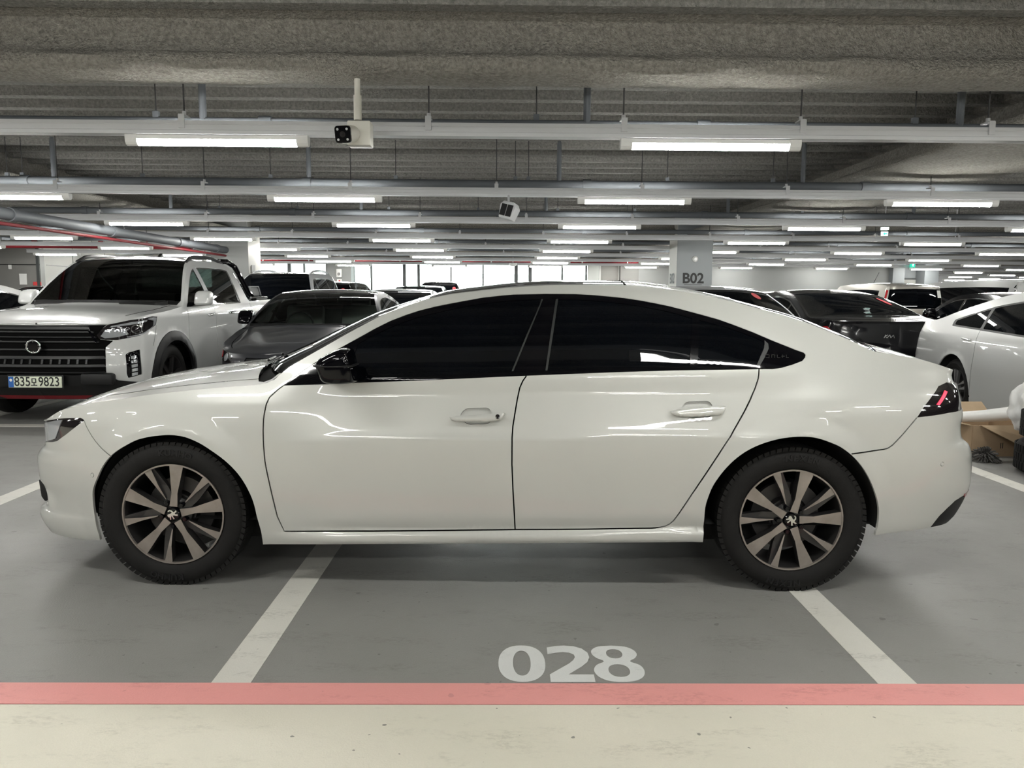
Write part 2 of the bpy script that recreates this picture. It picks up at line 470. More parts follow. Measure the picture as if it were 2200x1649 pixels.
class Car:
    def __init__(c, surf, label, cat='car', name='car', group=None):
        c.s = surf; c.parts = {}
        c.root = empty(name, (0, 0, 0), 0, label, cat, group)
    def side_n(c, u, z):
        n = c.s.normals(lambda p, q: c.s.side(p, q), u, z)
        f = np.where((n[..., 1] > 0), -1., 1.); return n
    def build_side(c, regions, grid=(.03, .022), body='white', name='body_shell', far=True, pad=0.):
        s = c.s
        us = np.linspace(s.u0, s.u1, int((s.u1-s.u0)/.03))
        top = [(u, float(s.ztop(u))) for u in us]; bot = [(u, float(s.zbot(u))) for u in us]
        dom = bot + top[::-1]
        P, T, lab = cdt_regions(dom, regions, *grid)
        nf = lambda u, z: s.normals(s.side, u, z)
        # outward test
        t = nf(np.array([0.]), np.array([.6]))[0]
        sg = 1. if t[1] < 0 else -1.
        nf2 = lambda u, z: sg*s.normals(s.side, u, z)
        names = [(-1, dict(n=name, m=body, d=0., f=.012))] + list(enumerate(regions))
        groups = {}
        for i, r in names:
            if r.get('cut') or r['n'] is None: continue
            k = lab == i
            if not k.any(): continue
            key = (r['n'], r.get('m', body), r.get('d', 0.), i)
            groups.setdefault(key, [r, np.zeros(len(T), bool)])[1].__ior__(k)
        for (n, m, d, _), (r, k) in groups.items():
            if r.get('both') == 'far':      # seen on one side only: the other side keeps the pane
                link(r.get('par', n), skin_mesh(n, s.side, P, T[k], d, 0, nf2), M['privacy'], c.root)
            for mir in ((True,) if r.get('both') == 'far' else (False, True) if far and r.get('both', True) else (False,)):
                par = c.root
                if r.get('par') and (r['par'], mir) in c.parts: par = c.parts[(r['par'], mir)]
                me = skin_mesh(n, s.side, P, T[k], d, r.get('f', .012), nf2, mirror=mir)
                o = link(n, me, M[m] if isinstance(m, str) else m, par)
                if r.get('lab'): o['label'] = r['lab']
                c.parts[(n, mir)] = o
    def build_top(c, regions, grid=(.05, .06), body='white', name='roof'):
        s = c.s
        us = np.linspace(s.u0+.015, s.u1-.015, int((s.u1-s.u0)/.04))
        dom = [(u, -1.) for u in us] + [(u, 1.) for u in us[::-1]]
        P, T, lab = cdt_regions(dom, regions, grid[0], grid[1]/.7, (1., .7))
        def nf(u, v):
            n = s.normals(s.top, u, np.clip(v, -.985, .985), h=.008)
            f = np.where(n[:, 2:3] < 0, -1., 1.); return n*f
        names = [(-1, dict(n=name, m=body, d=0., f=.0))] + list(enumerate(regions))
        groups = {}
        for i, r in names:
            if r.get('cut'): continue
            k = lab == i
            if not k.any(): continue
            groups.setdefault((r['n'], r.get('m', body), r.get('d', 0.), i), [r, np.zeros(len(T), bool)])[1].__ior__(k)
        for (n, m, d, _), (r, k) in groups.items():
            me = skin_mesh(n, s.top, P, T[k], d, r.get('f', .0), nf)
            par = c.parts.get((r.get('par'), False), c.root)
            o = link(n, me, M[m] if isinstance(m, str) else m, par)
            if r.get('lab'): o['label'] = r['lab']
            c.parts[(n, 'top')] = o
    def pad(c, name, poly, h, m, parent=None, base=.0, far=False, grid=.012, edge=.02, lab=None):
        """domed piece standing proud of the flank"""
        s = c.s; poly = [tuple(p) for p in poly]
        P, T, _ = cdt_regions(poly, [], grid, grid)
        Q = np.array(resample(poly, .004, True))
        d = np.min(np.linalg.norm(P[:, None] - Q[None], axis=2), 1)
        t = np.clip(d/edge, 0, 1); hh = base + h*np.sqrt(np.maximum(0, 1-(1-t)**2))
        X = s.side(P[:, 0], P[:, 1], -hh)
        for mir in ((False, True) if far else (False,)):
            Y = X*np.array([1, -1, 1]) if mir else X
            F = []
            for f in T:
                n = np.cross(Y[f[1]]-Y[f[0]], Y[f[2]]-Y[f[0]])
                ok = (n[1] < 0) != mir
                F.append(tuple(f) if ok else tuple(f[::-1]))
            o = link(name, mesh_np(name, Y, F, True), M[m] if isinstance(m, str) else m, (c.parts.get((parent, mir), c.root) if isinstance(parent, str) else parent) or c.root)
            if lab: o['label'] = lab
        return o
    def floor(c, z=.2, inset=.06, x0=None, x1=None, w=.8):
        s = c.s
        us = np.linspace(s.u0, s.u1, 60)
        E = s.side(us, np.maximum(s.zbot(us), z), inset)
        near = [(p[0], p[1], z) for p in E]; far = [(p[0], -p[1], z) for p in E[::-1]]
        me = mesh_np('underbody', near+far, [tuple(range(len(near)+len(far)))], False)
        link('underbody', me, M['under'], c.root)
    def liners(c, wheels, r, b_out, b_in=.45, z=.33):
        for (a, zc) in wheels:
            for sg in (-1, 1):
                prof = [(r, sg*b_out), (r, sg*b_in), (.02, sg*b_in)]
                bm = bmesh.new(); add_lathe(bm, prof, 28, 'Y', math.radians(-6), math.radians(186))
                o = bm_obj('wheel_arch_liner', bm, M['liner'], c.root, smooth=True, loc=(a, 0, zc))
    def place(c, x, y, rz):
        c.root.location = (x, y, 0); c.root.rotation_euler = (0, 0, rz); return c

def sector(a0, r0, a1, r1):
    return (math.cos(a0)*r0, math.sin(a0)*r0), (math.cos(a1)*r1, math.sin(a1)*r1)
def pol(r, deg): return (math.cos(math.radians(deg))*r, math.sin(math.radians(deg))*r)

def wheel_simple(parent, a, b, r=.33, rim=.225, sg=-1, style='five', face='silver_alloy', w=.22, nseg=36):
    """tyre + rim with spokes; outer face at |b|"""
    W = empty('wheel', (a, sg*b, r)); W.parent = parent
    o = sg
    prof = [(rim-.012, .03), (rim+.006, .012), (rim+.02, .004), ((rim+r)/2, -.004), (r-.03, .010), (r-.008, .028), (r, .055), (r, w-.05), (r-.02, w-.01), (rim, w)]
    lathe('tyre', [(p, -o*h) for p, h in prof], M['rubber'], W, nseg)
    lathe('rim', [(rim, -o*.012), (rim-.014, -o*.018), (rim-.024, -o*.05), (rim-.03, -o*.12), (.02, -o*.13)], M['alloy_dark' if style != 'steel' else face], W, nseg)
    n = {'five': 5, 'ten': 10, 'six': 6, 'twin': 5}[style]
    for i in range(n):
        bm = bmesh.new(); t = 360./n*i + 18
        if style == 'twin':
            for d in (-9, 9):
                add_prism(bm, [pol(.05, t+d*3), pol(rim-.012, t+d+5), pol(rim-.012, t+d-5)], -o*.022, -o*.05)
        else:
            w1, w2 = (14, 8) if n == 5 else (10, 6)
            add_prism(bm, [pol(.06, t+w1*1.6), pol(rim-.012, t+w2), pol(rim-.012, t-w2), pol(.06, t-w1*1.6)], -o*.022, -o*.05)
        bmesh.ops.recalc_face_normals(bm, faces=bm.faces)
        bm_obj('spoke', bm, M[face], W)
    lathe('hub_cap', [(0.001, -o*.010), (.05, -o*.014), (.066, -o*.024), (.066, -o*.06)], M[face], W, 20)
    return W

# ------------------------------------------------------------------ the garage
def floor_paint(name, col, rough, wear=.06, specks=.5, scuff=.5, dirt=(.09, .085, .075)):
    m = bpy.data.materials.new(name); m.use_nodes = True
    nt = m.node_tree; b = nt.nodes['Principled BSDF']; L = nt.links.new
    tc = nt.nodes.new('ShaderNodeTexCoord')
    def noise(sc, det=4., rough_=.6, vec=None):
        n = nt.nodes.new('ShaderNodeTexNoise'); n.inputs['Scale'].default_value = sc; n.inputs['Detail'].default_value = det; n.inputs['Roughness'].default_value = rough_
        L(vec or tc.outputs['Object'], n.inputs['Vector']); return n.outputs['Fac']
    def ramp(v, a, b_, lo=0., hi=1.):
        r = nt.nodes.new('ShaderNodeMapRange'); r.inputs[1].default_value = a; r.inputs[2].default_value = b_; r.inputs[3].default_value = lo; r.inputs[4].default_value = hi
        L(v, r.inputs[0]); return r.outputs[0]
    def mul(a, k):
        r = nt.nodes.new('ShaderNodeMath'); r.operation = 'MULTIPLY'; L(a, r.inputs[0])
        if isinstance(k, float): r.inputs[1].default_value = k
        else: L(k, r.inputs[1])
        return r.outputs[0]
    def mix(f, c1, c2):
        x = nt.nodes.new('ShaderNodeMix'); x.data_type = 'RGBA'
        L(f, x.inputs[0])
        for s_, c in ((6, c1), (7, c2)):
            if isinstance(c, tuple): x.inputs[s_].default_value = (*c, 1)
            else: L(c, x.inputs[s_])
        return x.outputs[2]
    lo = tuple(c*(1-wear*1.6) for c in col); hi = tuple(min(1, c*(1+wear)) for c in col)
    c = mix(ramp(noise(1.3, 6.), .32, .68), lo, hi)
    c = mix(ramp(noise(230., 2.), .3, .7, 0, .55), c, lo)
    mp = nt.nodes.new('ShaderNodeMapping'); mp.inputs['Scale'].default_value = (1., 2.6, 1.); mp.inputs['Rotation'].default_value = (0, 0, .5)
    L(tc.outputs['Object'], mp.inputs['Vector'])
    c = mix(mul(mul(ramp(noise(2.6, 5., .72, mp.outputs[0]), .52, .64), ramp(noise(30., 5., .8, mp.outputs[0]), .45, .57)), .66*scuff), c, dirt)
    c = mix(mul(ramp(noise(13., 1.), .765, .772), .8*specks), c, (.03, .028, .025))
    c = mix(mul(ramp(noise(31., 1.), .765, .772), .8*specks), c, (.03, .028, .025))
    L(c, b.inputs['Base Color'])
    L(ramp(noise(2.2, 5.), .3, .7, rough-.05, rough+.08), b.inputs['Roughness'])
    bp = nt.nodes.new('ShaderNodeBump'); bp.inputs['Distance'].default_value = .0016; bp.inputs['Strength'].default_value = .8
    L(noise(150., 3.), bp.inputs['Height']); L(bp.outputs['Normal'], b.inputs['Normal'])
    b.inputs['Specular IOR Level'].default_value = .45
    return m
M['floor'] = floor_paint('grey_epoxy_floor', (.255, .252, .240), .42)
M['line'] = floor_paint('white_line_paint', (.66, .645, .595), .5, .05, .3, .5)
M['digit'] = floor_paint('white_digit_paint', (.70, .71, .70), .5, .05, .6, .5)
M['redline'] = floor_paint('faded_red_line_paint', (.80, .345, .325), .5, .04, .2, .35, (.30, .10, .08))
M['cream'] = floor_paint('cream_aisle_paint', (.735, .70, .595), .5, .05, .8, .35, (.2, .18, .14))

bm = bmesh.new()
for (x0, x1, y0, y1) in ((-27, 49.2, -19, 28.15), (15.2, 49.2, 28.15, 63.2)):
    add_box(bm, ((x0+x1)/2, (y0+y1)/2, -.1), (x1-x0, y1-y0, .2))
floor = bm_obj('floor', bm, M['floor']); floor['kind'] = 'structure'
RED_Y = 2.42
SLOT = 2.2955; SLOT0 = -.933
box('aisle_paint', (4, RED_Y-.135-3.5, .0008), (50, 7.0, .0016), M['cream'], floor)
box('red_line', (4, RED_Y-.065, .0012), (50, .132, .0024), M['redline'], floor)
for k in range(-4, 8):
    x = SLOT0+SLOT*k
    box('parking_line', (x, (RED_Y+12.4)/2, .001), (.135, 12.4-RED_Y, .002), M['line'], floor)
box('parking_line', (4, 7.42, .0014), (30, .135, .0028), M['line'], floor)
# bay number, slab digits built from outlines
def ring_poly(cx, cy_, rx, ry, p=2.5, n=40):
    o = []
    for i in range(n):
        t = 2*math.pi*i/n; c, s = math.cos(t), math.sin(t)
        o.append((cx+rx*math.copysign(abs(c)**(2/p), c), cy_+ry*math.copysign(abs(s)**(2/p), s)))
    return o
def flat_digit(name, outer, holes, z):
    vs, es = [], []
    for loop in [outer]+holes:
        o = len(vs); vs += [Vector(p) for p in loop]; n = len(loop); es += [(o+i, o+(i+1) % n) for i in range(n)]
    r = delaunay_2d_cdt(vs, es, [], 0, 1e-6, False)
    P = np.array([tuple(v) for v in r[0]]); T = np.array([f for f in r[2]]); c = P[T].mean(1)
    k = inside(c, np.array(outer))
    for h in holes: k &= ~inside(c, np.array(h))
    V = [(p[0], p[1], z) for p in P]
    return mesh_np(name, V, [tuple(f) for f in T[k]], False)
DG = [('0', ring_poly(.085, .135, .085, .135, 2.3), [ring_poly(.085, .135, .032, .092, 2.2)]),
      ('2', [(.0, .0), (.155, .0), (.155, .052), (.066, .052), (.118, .108), (.142, .142), (.153, .178), (.150, .214), (.132, .245), (.103, .264), (.066, .270), (.034, .266), (.0, .254), (.0, .200), (.030, .212), (.058, .217), (.082, .212), (.098, .197), (.100, .178), (.092, .156), (.074, .130), (.0, .052)], []),
      ('8', catmull([(.085, .27), (.035, .262), (.008, .236), (.004, .203), (.018, .172), (.042, .147), (.012, .120), (-.002, .080), (.010, .036), (.042, .008), (.088, .0), (.134, .008), (.166, .036), (.178, .080), (.168, .120), (.138, .147), (.160, .172), (.172, .203), (.164, .236), (.135, .262), (.085, .27)], 4)[:-1].tolist(), [ring_poly(.088, .205, .030, .036, 2.2, 24), ring_poly(.088, .080, .038, .045, 2.2, 24)])]

bay = empty('bay_number', (0, 0, 0)); bay.parent = floor
for (ch, o_, h_), x in zip(DG, (-.018, .164, .325)):
    me = flat_digit('digit', o_, h_, .0011); link('digit', me, M['digit'], bay, (x, 2.432, 0))
# ceiling: sprayed trapezoid deck
ZD = 3.135
def deck(x0, x1, y0, y1):
    prof = []; y = y0; s = 1.14
    while y < y1:
        prof += [(y+s*p, ZD+q) for p, q in ((0, 0), (.085, 0), (.10, -.017), (.135, -.017), (.15, 0), (.235, 0), (.25, -.115), (.345, -.115), (.36, 0))]; y += .372*s
    V = [(x, p, z) for x in (x0, x1) for p, z in prof]; n = len(prof)
    F = [(i, i+1, n+i+1, n+i) for i in range(n-1)]
    return mesh_np('ceiling', V, F, False)
ceil = link('ceiling', deck(-27, 49.2, -19, 28.1), M['deckm']); ceil['kind'] = 'structure'
link('deck_sheet', deck(15.2, 49.2, 28.12, 63.2), M['deckm'], ceil)
bm = bmesh.new()
for (x0, x1, y0, y1) in ((-27, 49.2, -19, 28.15), (15.2, 49.2, 28.15, 63.2)): add_box(bm, ((x0+x1)/2, (y0+y1)/2, 3.27), (x1-x0, y1-y0, .2))
bm_obj('slab', bm, M['deckm'], ceil)  # unseen solid slab over the deck, put there to block light
def lump(v, s):
    from mathutils import noise as N
    return N.noise(Vector(v)*s)
def beam(prof, axis, c, t0, t1, seg, amp=.010, m='foam'):
    ts = np.linspace(t0, t1, int((t1-t0)/seg)+1); n = len(prof); V, F = [], []
    for i, t in enumerate(ts):
        for j, (p, z) in enumerate(prof):
            if z < ZD-.22:
                p2 = p+amp*lump((t*1.0, j*3.1+c, .3), 2.2)*1.3; z2 = z+amp*lump((t*1.0, j*2.3-c, 7.7), 2.6)*1.6
            else: p2, z2 = p, z
            V.append((t, c+p2, z2) if axis == 'X' else (c+p2, t, z2))
    for i in range(len(ts)-1):
        for j in range(n-1): F.append((i*n+j, (i+1)*n+j, (i+1)*n+j+1, i*n+j+1))
    me = mesh_np('ceiling_beam', V, F, True); me.set_sharp_from_angle(angle=math.radians(50))
    return link('beam', me, M[m], ceil)
ib = lambda w, web, zb, th: [(-web-.10, ZD-.01), (-web-.09, ZD-.10), (-web, ZD-.12), (-web, ZD-.20), (-web-.005, zb+th+.06), (-web-.04, zb+th+.015), (-w*.7, zb+th+.01), (-w+.03, zb+th), (-w, zb+th*.72), (-w-.004, zb+th*.35), (-w+.025, zb+.01), (-w*.55, zb), (0, zb-.006), (w*.55, zb), (w-.025, zb+.01), (w+.004, zb+th*.35), (w, zb+th*.72), (w-.03, zb+th), (w*.7, zb+th+.01), (web+.04, zb+th+.015), (web, zb+th+.06), (web, ZD-.01)]
beam(ib(.188, .04, 2.668, .114), 'X', 4.896, -9, 14, .10)
beam(ib(.188, .04, 2.668, .114), 'X', -3.6, -9, 14, .4)
for y in (16.5, 27.2): beam(ib(.188, .04, 2.668, .114), 'X', y, -26, 14, .5)
for x in (-16.6, -6.46, 4.617, 14.7, 24.7, 34.7): beam(ib(.75, .171, 2.628, .090), 'Y', x, -18, 62 if x > 12 else 27.5, .25 if x in (-6.46, 4.617) else .8)
# walls and columns
def structure(name, c, s, m, bev=0.):
    o = box(name, c, s, M[m], None, bev); o['kind'] = 'structure'; return o
structure('wall_behind', (11, -18.1, 1.58), (76, .2, 3.3), 'wall_beige')
structure('wall_side_left', (-26.1, 3, 1.5), (.2, 60, 3.3), 'wall_beige')
structure('wall_side_right', (49.1, 22, 1.5), (.2, 86, 3.3), 'wall_beige')
wl = structure('wall_left', (-19.45, 21.1, 1.5), (13.1, .2, 3.3), 'wall_panel')
box('wall_stripe', (-19.45, 20.99, 2.10), (13.1, .02, .02), M['black'], wl)
box('wall_corner', (-12.95, 20.985, 1.5), (.08, .03, 3.0), M['frame'], wl)
wr = structure('wall_room', (-12.95, 24.6, 1.5), (.1, 6.8, 3.3), 'concrete_light')
for y in (22.6, 24.4, 26.2): box('panel_joint', (-12.895, y, 1.5), (.012, .02, 3.0), M['wall_panel'], wr)
box('panel_joint', (-12.895, 24.6, 2.10), (.012, 6.6, .02), M['wall_panel'], wr)
# far wall with its window openings
WY = 28.0
bm = bmesh.new()
add_box(bm, (-11.3, WY, .45), (30, .3, .9)); add_box(bm, (-11.3, WY, 2.86), (30, .3, .70)); add_box(bm, (-19.0, WY, 1.7), (14.2, .3, 1.7)); add_box(bm, (-6.06, WY-.25, 1.5), (.92, .8, 3.2))
wf = bm_obj('wall_far', bm, M['wall_grey']); wf['kind'] = 'structure'
def window(name, xs, thick):
    w = empty(name, (0, 0, 0)); w['kind'] = 'structure'
    for a, b in zip(xs, xs[1:]): box('pane', ((a+b)/2, WY, 1.705), (b-a, .02, 1.61), M['pane'], w)
    for x, t in zip(xs, thick): box('mullion', (x, WY-.03, 1.705), (t, .12, 1.61), M['frame'], w)
    box('window_head', ((xs[0]+xs[-1])/2, WY-.03, 2.50), (xs[-1]-xs[0], .13, .05), M['frame'], w)
    box('window_sill', ((xs[0]+xs[-1])/2, WY-.03, .90), (xs[-1]-xs[0], .16, .05), M['frame'], w)
window('window_1', [-11.9, -10.6, -9.3, -8.0, -7.45, -6.5], [.08, .08, .08, .12, .06, .06])
window('window_2', [-5.62, -4.97, -3.75, -3.22, -2.02, -.83, .40, .92, 2.11, 3.0], [.06, .06, .11, .09, .05, .05, .13, .13, .06, .06])
structure('wall_stub', (3.3, 27.95, 1.5), (.5, .2, 3.3), 'plastic_white')
structure('wall_panel_cream', (3.75, 27.3, 1.5), (.66, .2, 3.3), 'wall_beige')
structure('trim_1', (3.42, 27.22, 1.3), (.06, .1, 2.6), 'plastic_white'); structure('trim_2', (4.10, 27.22, 1.3), (.06, .1, 2.6), 'plastic_white')
structure('wall_grey_block', (4.45, 27.1, 1.5), (.66, .3, 3.3), 'wall_panel')
structure('wall_right', (9.3, 27.1, 1.5), (9.1, .2, 3.3), 'wall_grey')
structure('trim_3', (14.05, 27.0, 1.5), (.42, .5, 3.3), 'concrete')
structure('wall_recess', (14.55, 27.3, 1.5), (.8, .2, 3.3), 'concrete')
d_ = empty('door_1', (14.6, 27.16, 0)); d_['kind'] = 'structure'
box('door_leaf', (0, 0, 1.0), (.56, .06, 2.0), M['wall_beige'], d_); box('door_frame', (0, .02, 2.03), (.66, .06, .07), M['frame'], d_); box('door_handle', (-.2, -.06, 1.0), (.12, .05, .03), M['chrome'], d_)
structure('trim_4', (15.15, 26.9, 1.5), (.5, .6, 3.3), 'concrete')
structure('wall_deep_left', (15.3, 45, 1.5), (.2, 36, 3.3), 'wall_grey')
wd_ = structure('wall_deep_end', (26, 63.1, 1.5), (60, .2, 3.3), 'wall_grey')
w3 = empty('window_3', (0, 0, 0)); w3['kind'] = 'structure'
box('pane', (36.0, 62.95, 1.6), (1.6, .03, 1.5), M['pane'], w3); box('window_frame', (36.0, 62.9, 2.38), (1.7, .1, .08), M['frame'], w3)
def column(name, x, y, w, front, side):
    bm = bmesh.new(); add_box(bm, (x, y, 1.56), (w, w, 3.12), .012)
    for f in bm.faces: f.material_index = 0 if f.normal.y < -.7 else 1  # side faces paler: light from the windows put into their colour
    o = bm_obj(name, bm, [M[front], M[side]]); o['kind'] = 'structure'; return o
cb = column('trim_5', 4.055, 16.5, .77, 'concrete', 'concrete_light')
TF = Matrix.Rotation(math.pi/2, 4, 'X')
text('column_number', 'B02', .30, M['ink'], cb, Matrix.Translation((4.03, 16.108, 1.715)) @ TF, 1., .008)
box('number_underline', (4.03, 16.112, 1.585), (.38, .004, .008), M['ink'], cb)
text('column_number', 'B02', .30, M['ink'], cb, Matrix.Translation((3.662, 16.5, 1.715)) @ Matrix.Rotation(-math.pi/2, 4, 'Z') @ TF, 1., .008)
lathe('alarm_bell', [(.001, -.05), (.03, -.05), (.05, -.035), (.066, -.01), (.066, 0)], M['plastic_white'], cb, 20).location = (4.06, 16.11, 2.13)
cl = column('trim_6', -5.87, 16.5, .80, 'wall_grey', 'concrete_light')
for x in (-15.85, 14.0): column('trim_7', x, 16.5, .78, 'concrete', 'concrete_light')
box('cable_box_outline', (-5.455, 16.35, 1.80), (.012, .22, .30), M['wall_panel'], cl)
sp_ = empty('alarm_speaker', (-6.02, 27.3, 0), 0, 'white wall speaker box on the pier between the far windows', 'speaker')
box('housing', (0, 0, 2.10), (.20, .10, .30), M['plastic_white'], sp_, .02); lathe('grille', [(.001, -.056), (.05, -.056), (.055, -.05)], M['wall_panel'], sp_, 20).location = (0, 0, 2.07)
sg_ = empty('extinguisher_sign', (-6.02, 27.34, 0), 0, 'small red and white extinguisher sign below the wall speaker', 'sign')
box('board', (0, 0, 1.80), (.18, .02, .18), M['paper'], sg_); box('pictogram', (0, -.012, 1.80), (.06, .006, .11), M['sign_red'], sg_)
for (x, z, w, h, m, n, l) in ((-13.38, 1.70, .20, .30, 'paper', 'notice', 'white paper notice on the grey wall at far left'), (-13.0, 1.58, .22, .10, 'sign_red', 'warning_sign', 'red warning sign on the grey wall beside the paper notice'), (-13.72, 2.03, .09, .12, 'paper', 'tag', 'small white tag high on the grey wall at far left')):
    o = box(n, (x, 20.985, z), (w, .012, h), M[m]); tag(o, l, 'sign')

# ------------------------------------------------------------------ lamps, troughs, pipes
ROWY = lambda r: 5.16+2.972*r
LX = lambda k: -1.928+3.3028*k
lamp0 = empty('tube_lamp', (0, 0, 0))
bm = bmesh.new(); add_box(bm, (0, 0, .041), (1.19, .062, .030), .004); bm_obj('lamp_body', bm, M['lampbody'], lamp0)
bm = bmesh.new()
q = [(.031*math.cos(t), .027-.040*math.sin(t)) for t in np.linspace(0, math.pi, 9)]
add_prism(bm, [(y, z) for y, z in q], -.529, .529, 'YZ')
bmesh.ops.recalc_face_normals(bm, faces=bm.faces); bm_obj('diffuser', bm, M['lamp'], lamp0)
for s_ in (-1, 1):
    bm = bmesh.new(); q2 = [(.034*math.cos(t), .028-.042*math.sin(t)) for t in np.linspace(0, math.pi, 7)] + [(-.034, .056), (.034, .056)]
    add_prism(bm, q2, s_*.529, s_*.606, 'YZ'); bmesh.ops.recalc_face_normals(bm, faces=bm.faces); bm_obj('end_cap', bm, M['lampbody'], lamp0)
used_ = [False]
def place_lamp(x, y, label, group, z=2.318):
    o = lamp0 if not used_[0] else copy_tree(lamp0); used_[0] = True
    o.location = (x, y, z); tag(o, label, 'lamp', group)
def in_view(x, y): 
    return abs((x-.0097*y)/y) < 1115/1600+.53/y if y > .5 else False
ROWN = ['nearest lamp row', 'second lamp row from the camera', 'third lamp row from the camera', 'fourth lamp row from the camera', 'fifth lamp row from the camera', 'sixth lamp row from the camera', 'seventh lamp row from the camera', 'farthest lamp row before the windows']
for r in range(-4, 8):
    y = ROWY(r); xs = [LX(k) for k in range(-6, 5)]
    vis = [x for x in xs if in_view(x, y) and r >= 0]
    for x in xs:
        if x in vis:
            i = vis.index(x)
            place_lamp(x, y, 'lit tube lamp, %s from left in the %s' % (ORD[i], ROWN[r]), 'tube lamps under the ceiling troughs')
        elif r < 4 and -16 < x < 16 and (r >= -3):
            place_lamp(x, y, 'lit tube lamp outside the view, %s along the %s' % (ORD[min(19, int(round((x+21.8)/3.3028)))], ROWN[r] if r >= 0 else '%s row behind the viewpoint' % ORD[-r-1]), 'tube lamps outside the view')
for r in range(4, 19):
    nth = 0
    for k in range(5, 15):
        x, y = LX(k), ROWY(r)
        if r < 8 and not in_view(x, y): continue
        if x > 47: continue
        if in_view(x, y):
            nth += 1; place_lamp(x, y, 'small bright tube lamp of the deep hall, %s from left in its %s row' % (ORD[nth-1], ORD[r-4]), 'tube lamps of the deep hall')
# white cable troughs with their hangers
def trough(r, x0, x1, hangers, label):
    y = ROWY(r); t = empty('cable_trough', (0, y, 0), 0, label, 'cable trough', 'white cable troughs')
    bm = bmesh.new()
    add_prism(bm, [(-.045, 2.376), (.045, 2.376), (.045, 2.462), (.030, 2.462), (.030, 2.456), (-.030, 2.456), (-.030, 2.462), (-.045, 2.462), (-.045, 2.44), (-.041, 2.436), (-.041, 2.404), (-.045, 2.40)], x0, x1, 'YZ')
    bmesh.ops.recalc_face_normals(bm, faces=bm.faces); bm_obj('trough', bm, M['trough'], t)
    for x in hangers:
        bm = bmesh.new(); add_box(bm, (x, -.050, 2.455), (.040, .008, .085)); add_box(bm, (x, 0, 2.50), (.040, .10, .008)); add_tube(bm, [(x, 0, 2.50), (x, 0, 2.53)], .014, 8)
        h = bm_obj('hanger_clip', bm, M['trough'], t)
        tube('hanger_rod', [(x, 0, 2.52), (x, 0, 3.12)], .0055, M['dark_steel'], h, 6)
H0 = [(px-1084)*5.05/1600 for px in (404, 920, 1333, 1711, 2112)]
trough(0, -9, 12, [H0[0]-1.6]+H0+[H0[-1]+1.4], 'long white cable trough in front, above the nearest lamp row')
for r in range(1, 8):
    y = ROWY(r); hs = [x for x in np.arange(-12.9+.4*r, 12, 1.55) if in_view(x, y)] if r < 6 else []
    trough(r, -12.6 if r > 1 else -10, 46 if r > 3 else 13.6, hs, 'white cable trough above the %s' % ROWN[r])
for r in range(-3, 0): trough(r, -9, 12, [], 'white cable trough behind the viewpoint, %s row back' % ORD[-r-1])
for r in range(8, 19): trough(r, 15.6, 46, [], 'white cable trough in the deep hall at far right, %s row back' % ORD[r-8])
def grey_pipe(r, x0, x1, rad, risers, hangers, label, dy=.34, z=2.556):
    y = ROWY(r)+dy; t = empty('water_pipe', (0, y, 0), 0, label, 'pipe', 'grey water pipes')
    tube('pipe', [(x0, 0, z), (x1, 0, z)], rad, M['steel_pipe'], t, 14)
    for x in np.arange(x0+1.1, x1, 3.1):
        if in_view(x, y): lathe('coupling', [(rad, -.045), (rad+.012, -.045), (rad+.012, .045), (rad, .045)], M['steel_pipe'], t, 14, 'X').location = (x, 0, z)
    for x in risers:
        bm = bmesh.new(); add_tube(bm, [(x, 0, z), (x, 0, 2.98), (x, 0, 3.05), (x, 0, 3.13)], [.026, .026, .012, .006], 10); bm_obj('riser', bm, M['steel_pipe'], t, smooth='auto')
    for x in hangers:
        tube('hanger_rod', [(x, 0, z+rad), (x, 0, 3.12)], .005, M['dark_steel'], t, 6)
        box('pipe_clip', (x, 0, z+rad+.012), (.04, .03, .05), M['steel_pipe'], t)
g0 = lambda px, D: (px-1084)*D*.985/1600
grey_pipe(0, -9, 12, .022, [g0(p, 5.5) for p in (452, 1253, 2038)], [g0(p, 5.5) for p in (355, 1147, 1943)], 'thin grey pipe just behind the nearest cable trough', .30, 2.540)
grey_pipe(1, -9.5, 12, .045, [g0(p, 8.47) for p in (128, 666, 1197, 1718, 2240)], [g0(p, 8.47) for p in (30, 62, 315, 585, 850, 1104, 1132, 1428, 1654)], 'grey pipe above the second cable trough from the camera')
grey_pipe(2, -7.4, 12, .045, [g0(p, 11.45) for p in (372, 776, 1170, 1560, 1960)], [g0(p, 11.45) for p in (475, 640, 835, 1025, 1195, 1360, 1720)], 'grey pipe above the third cable trough from the camera')
for r in range(3, 7): grey_pipe(r, -12, 13.5, .04, [], [], 'grey pipe above the %s' % ROWN[r].replace('lamp row', 'cable trough'))
t = empty('drain_pipe', (0, 0, 0), 0, 'thick grey drain pipe running back above the pickup', 'pipe')
tube('pipe', [(-5.95, 6.0, 2.255), (-5.95, 16.1, 2.255)], .072, M['steel_pipe'], t, 18)
for y in (9.2, 11.5, 13.8, 15.6): lathe('coupling', [(.072, -.05), (.085, -.05), (.085, .05), (.072, .05)], M['steel_pipe'], t, 18, 'Y').location = (-5.95, y, 2.255)
for y in (7.2, 12.6, 15): tube('hanger_rod', [(-5.95, y, 2.32), (-5.95, y, 2.62)], .006, M['dark_steel'], t, 6)
t = empty('fire_pipe', (0, 0, 0), 0, 'thin red fire pipe under the thick grey drain pipe', 'pipe')
tube('pipe', [(-5.95, 6.0, 2.135), (-5.95, 16.1, 2.135)], .022, M['red_pipe'], t, 10)
for y in (7.2, 12.6, 15): tube('hanger_rod', [(-5.95, y, 2.150), (-5.95, y, 2.19)], .006, M['red_pipe'], t, 6)
t = empty('fire_pipe', (0, 0, 0), 0, 'thick red fire pipe along the wall at far left', 'pipe')
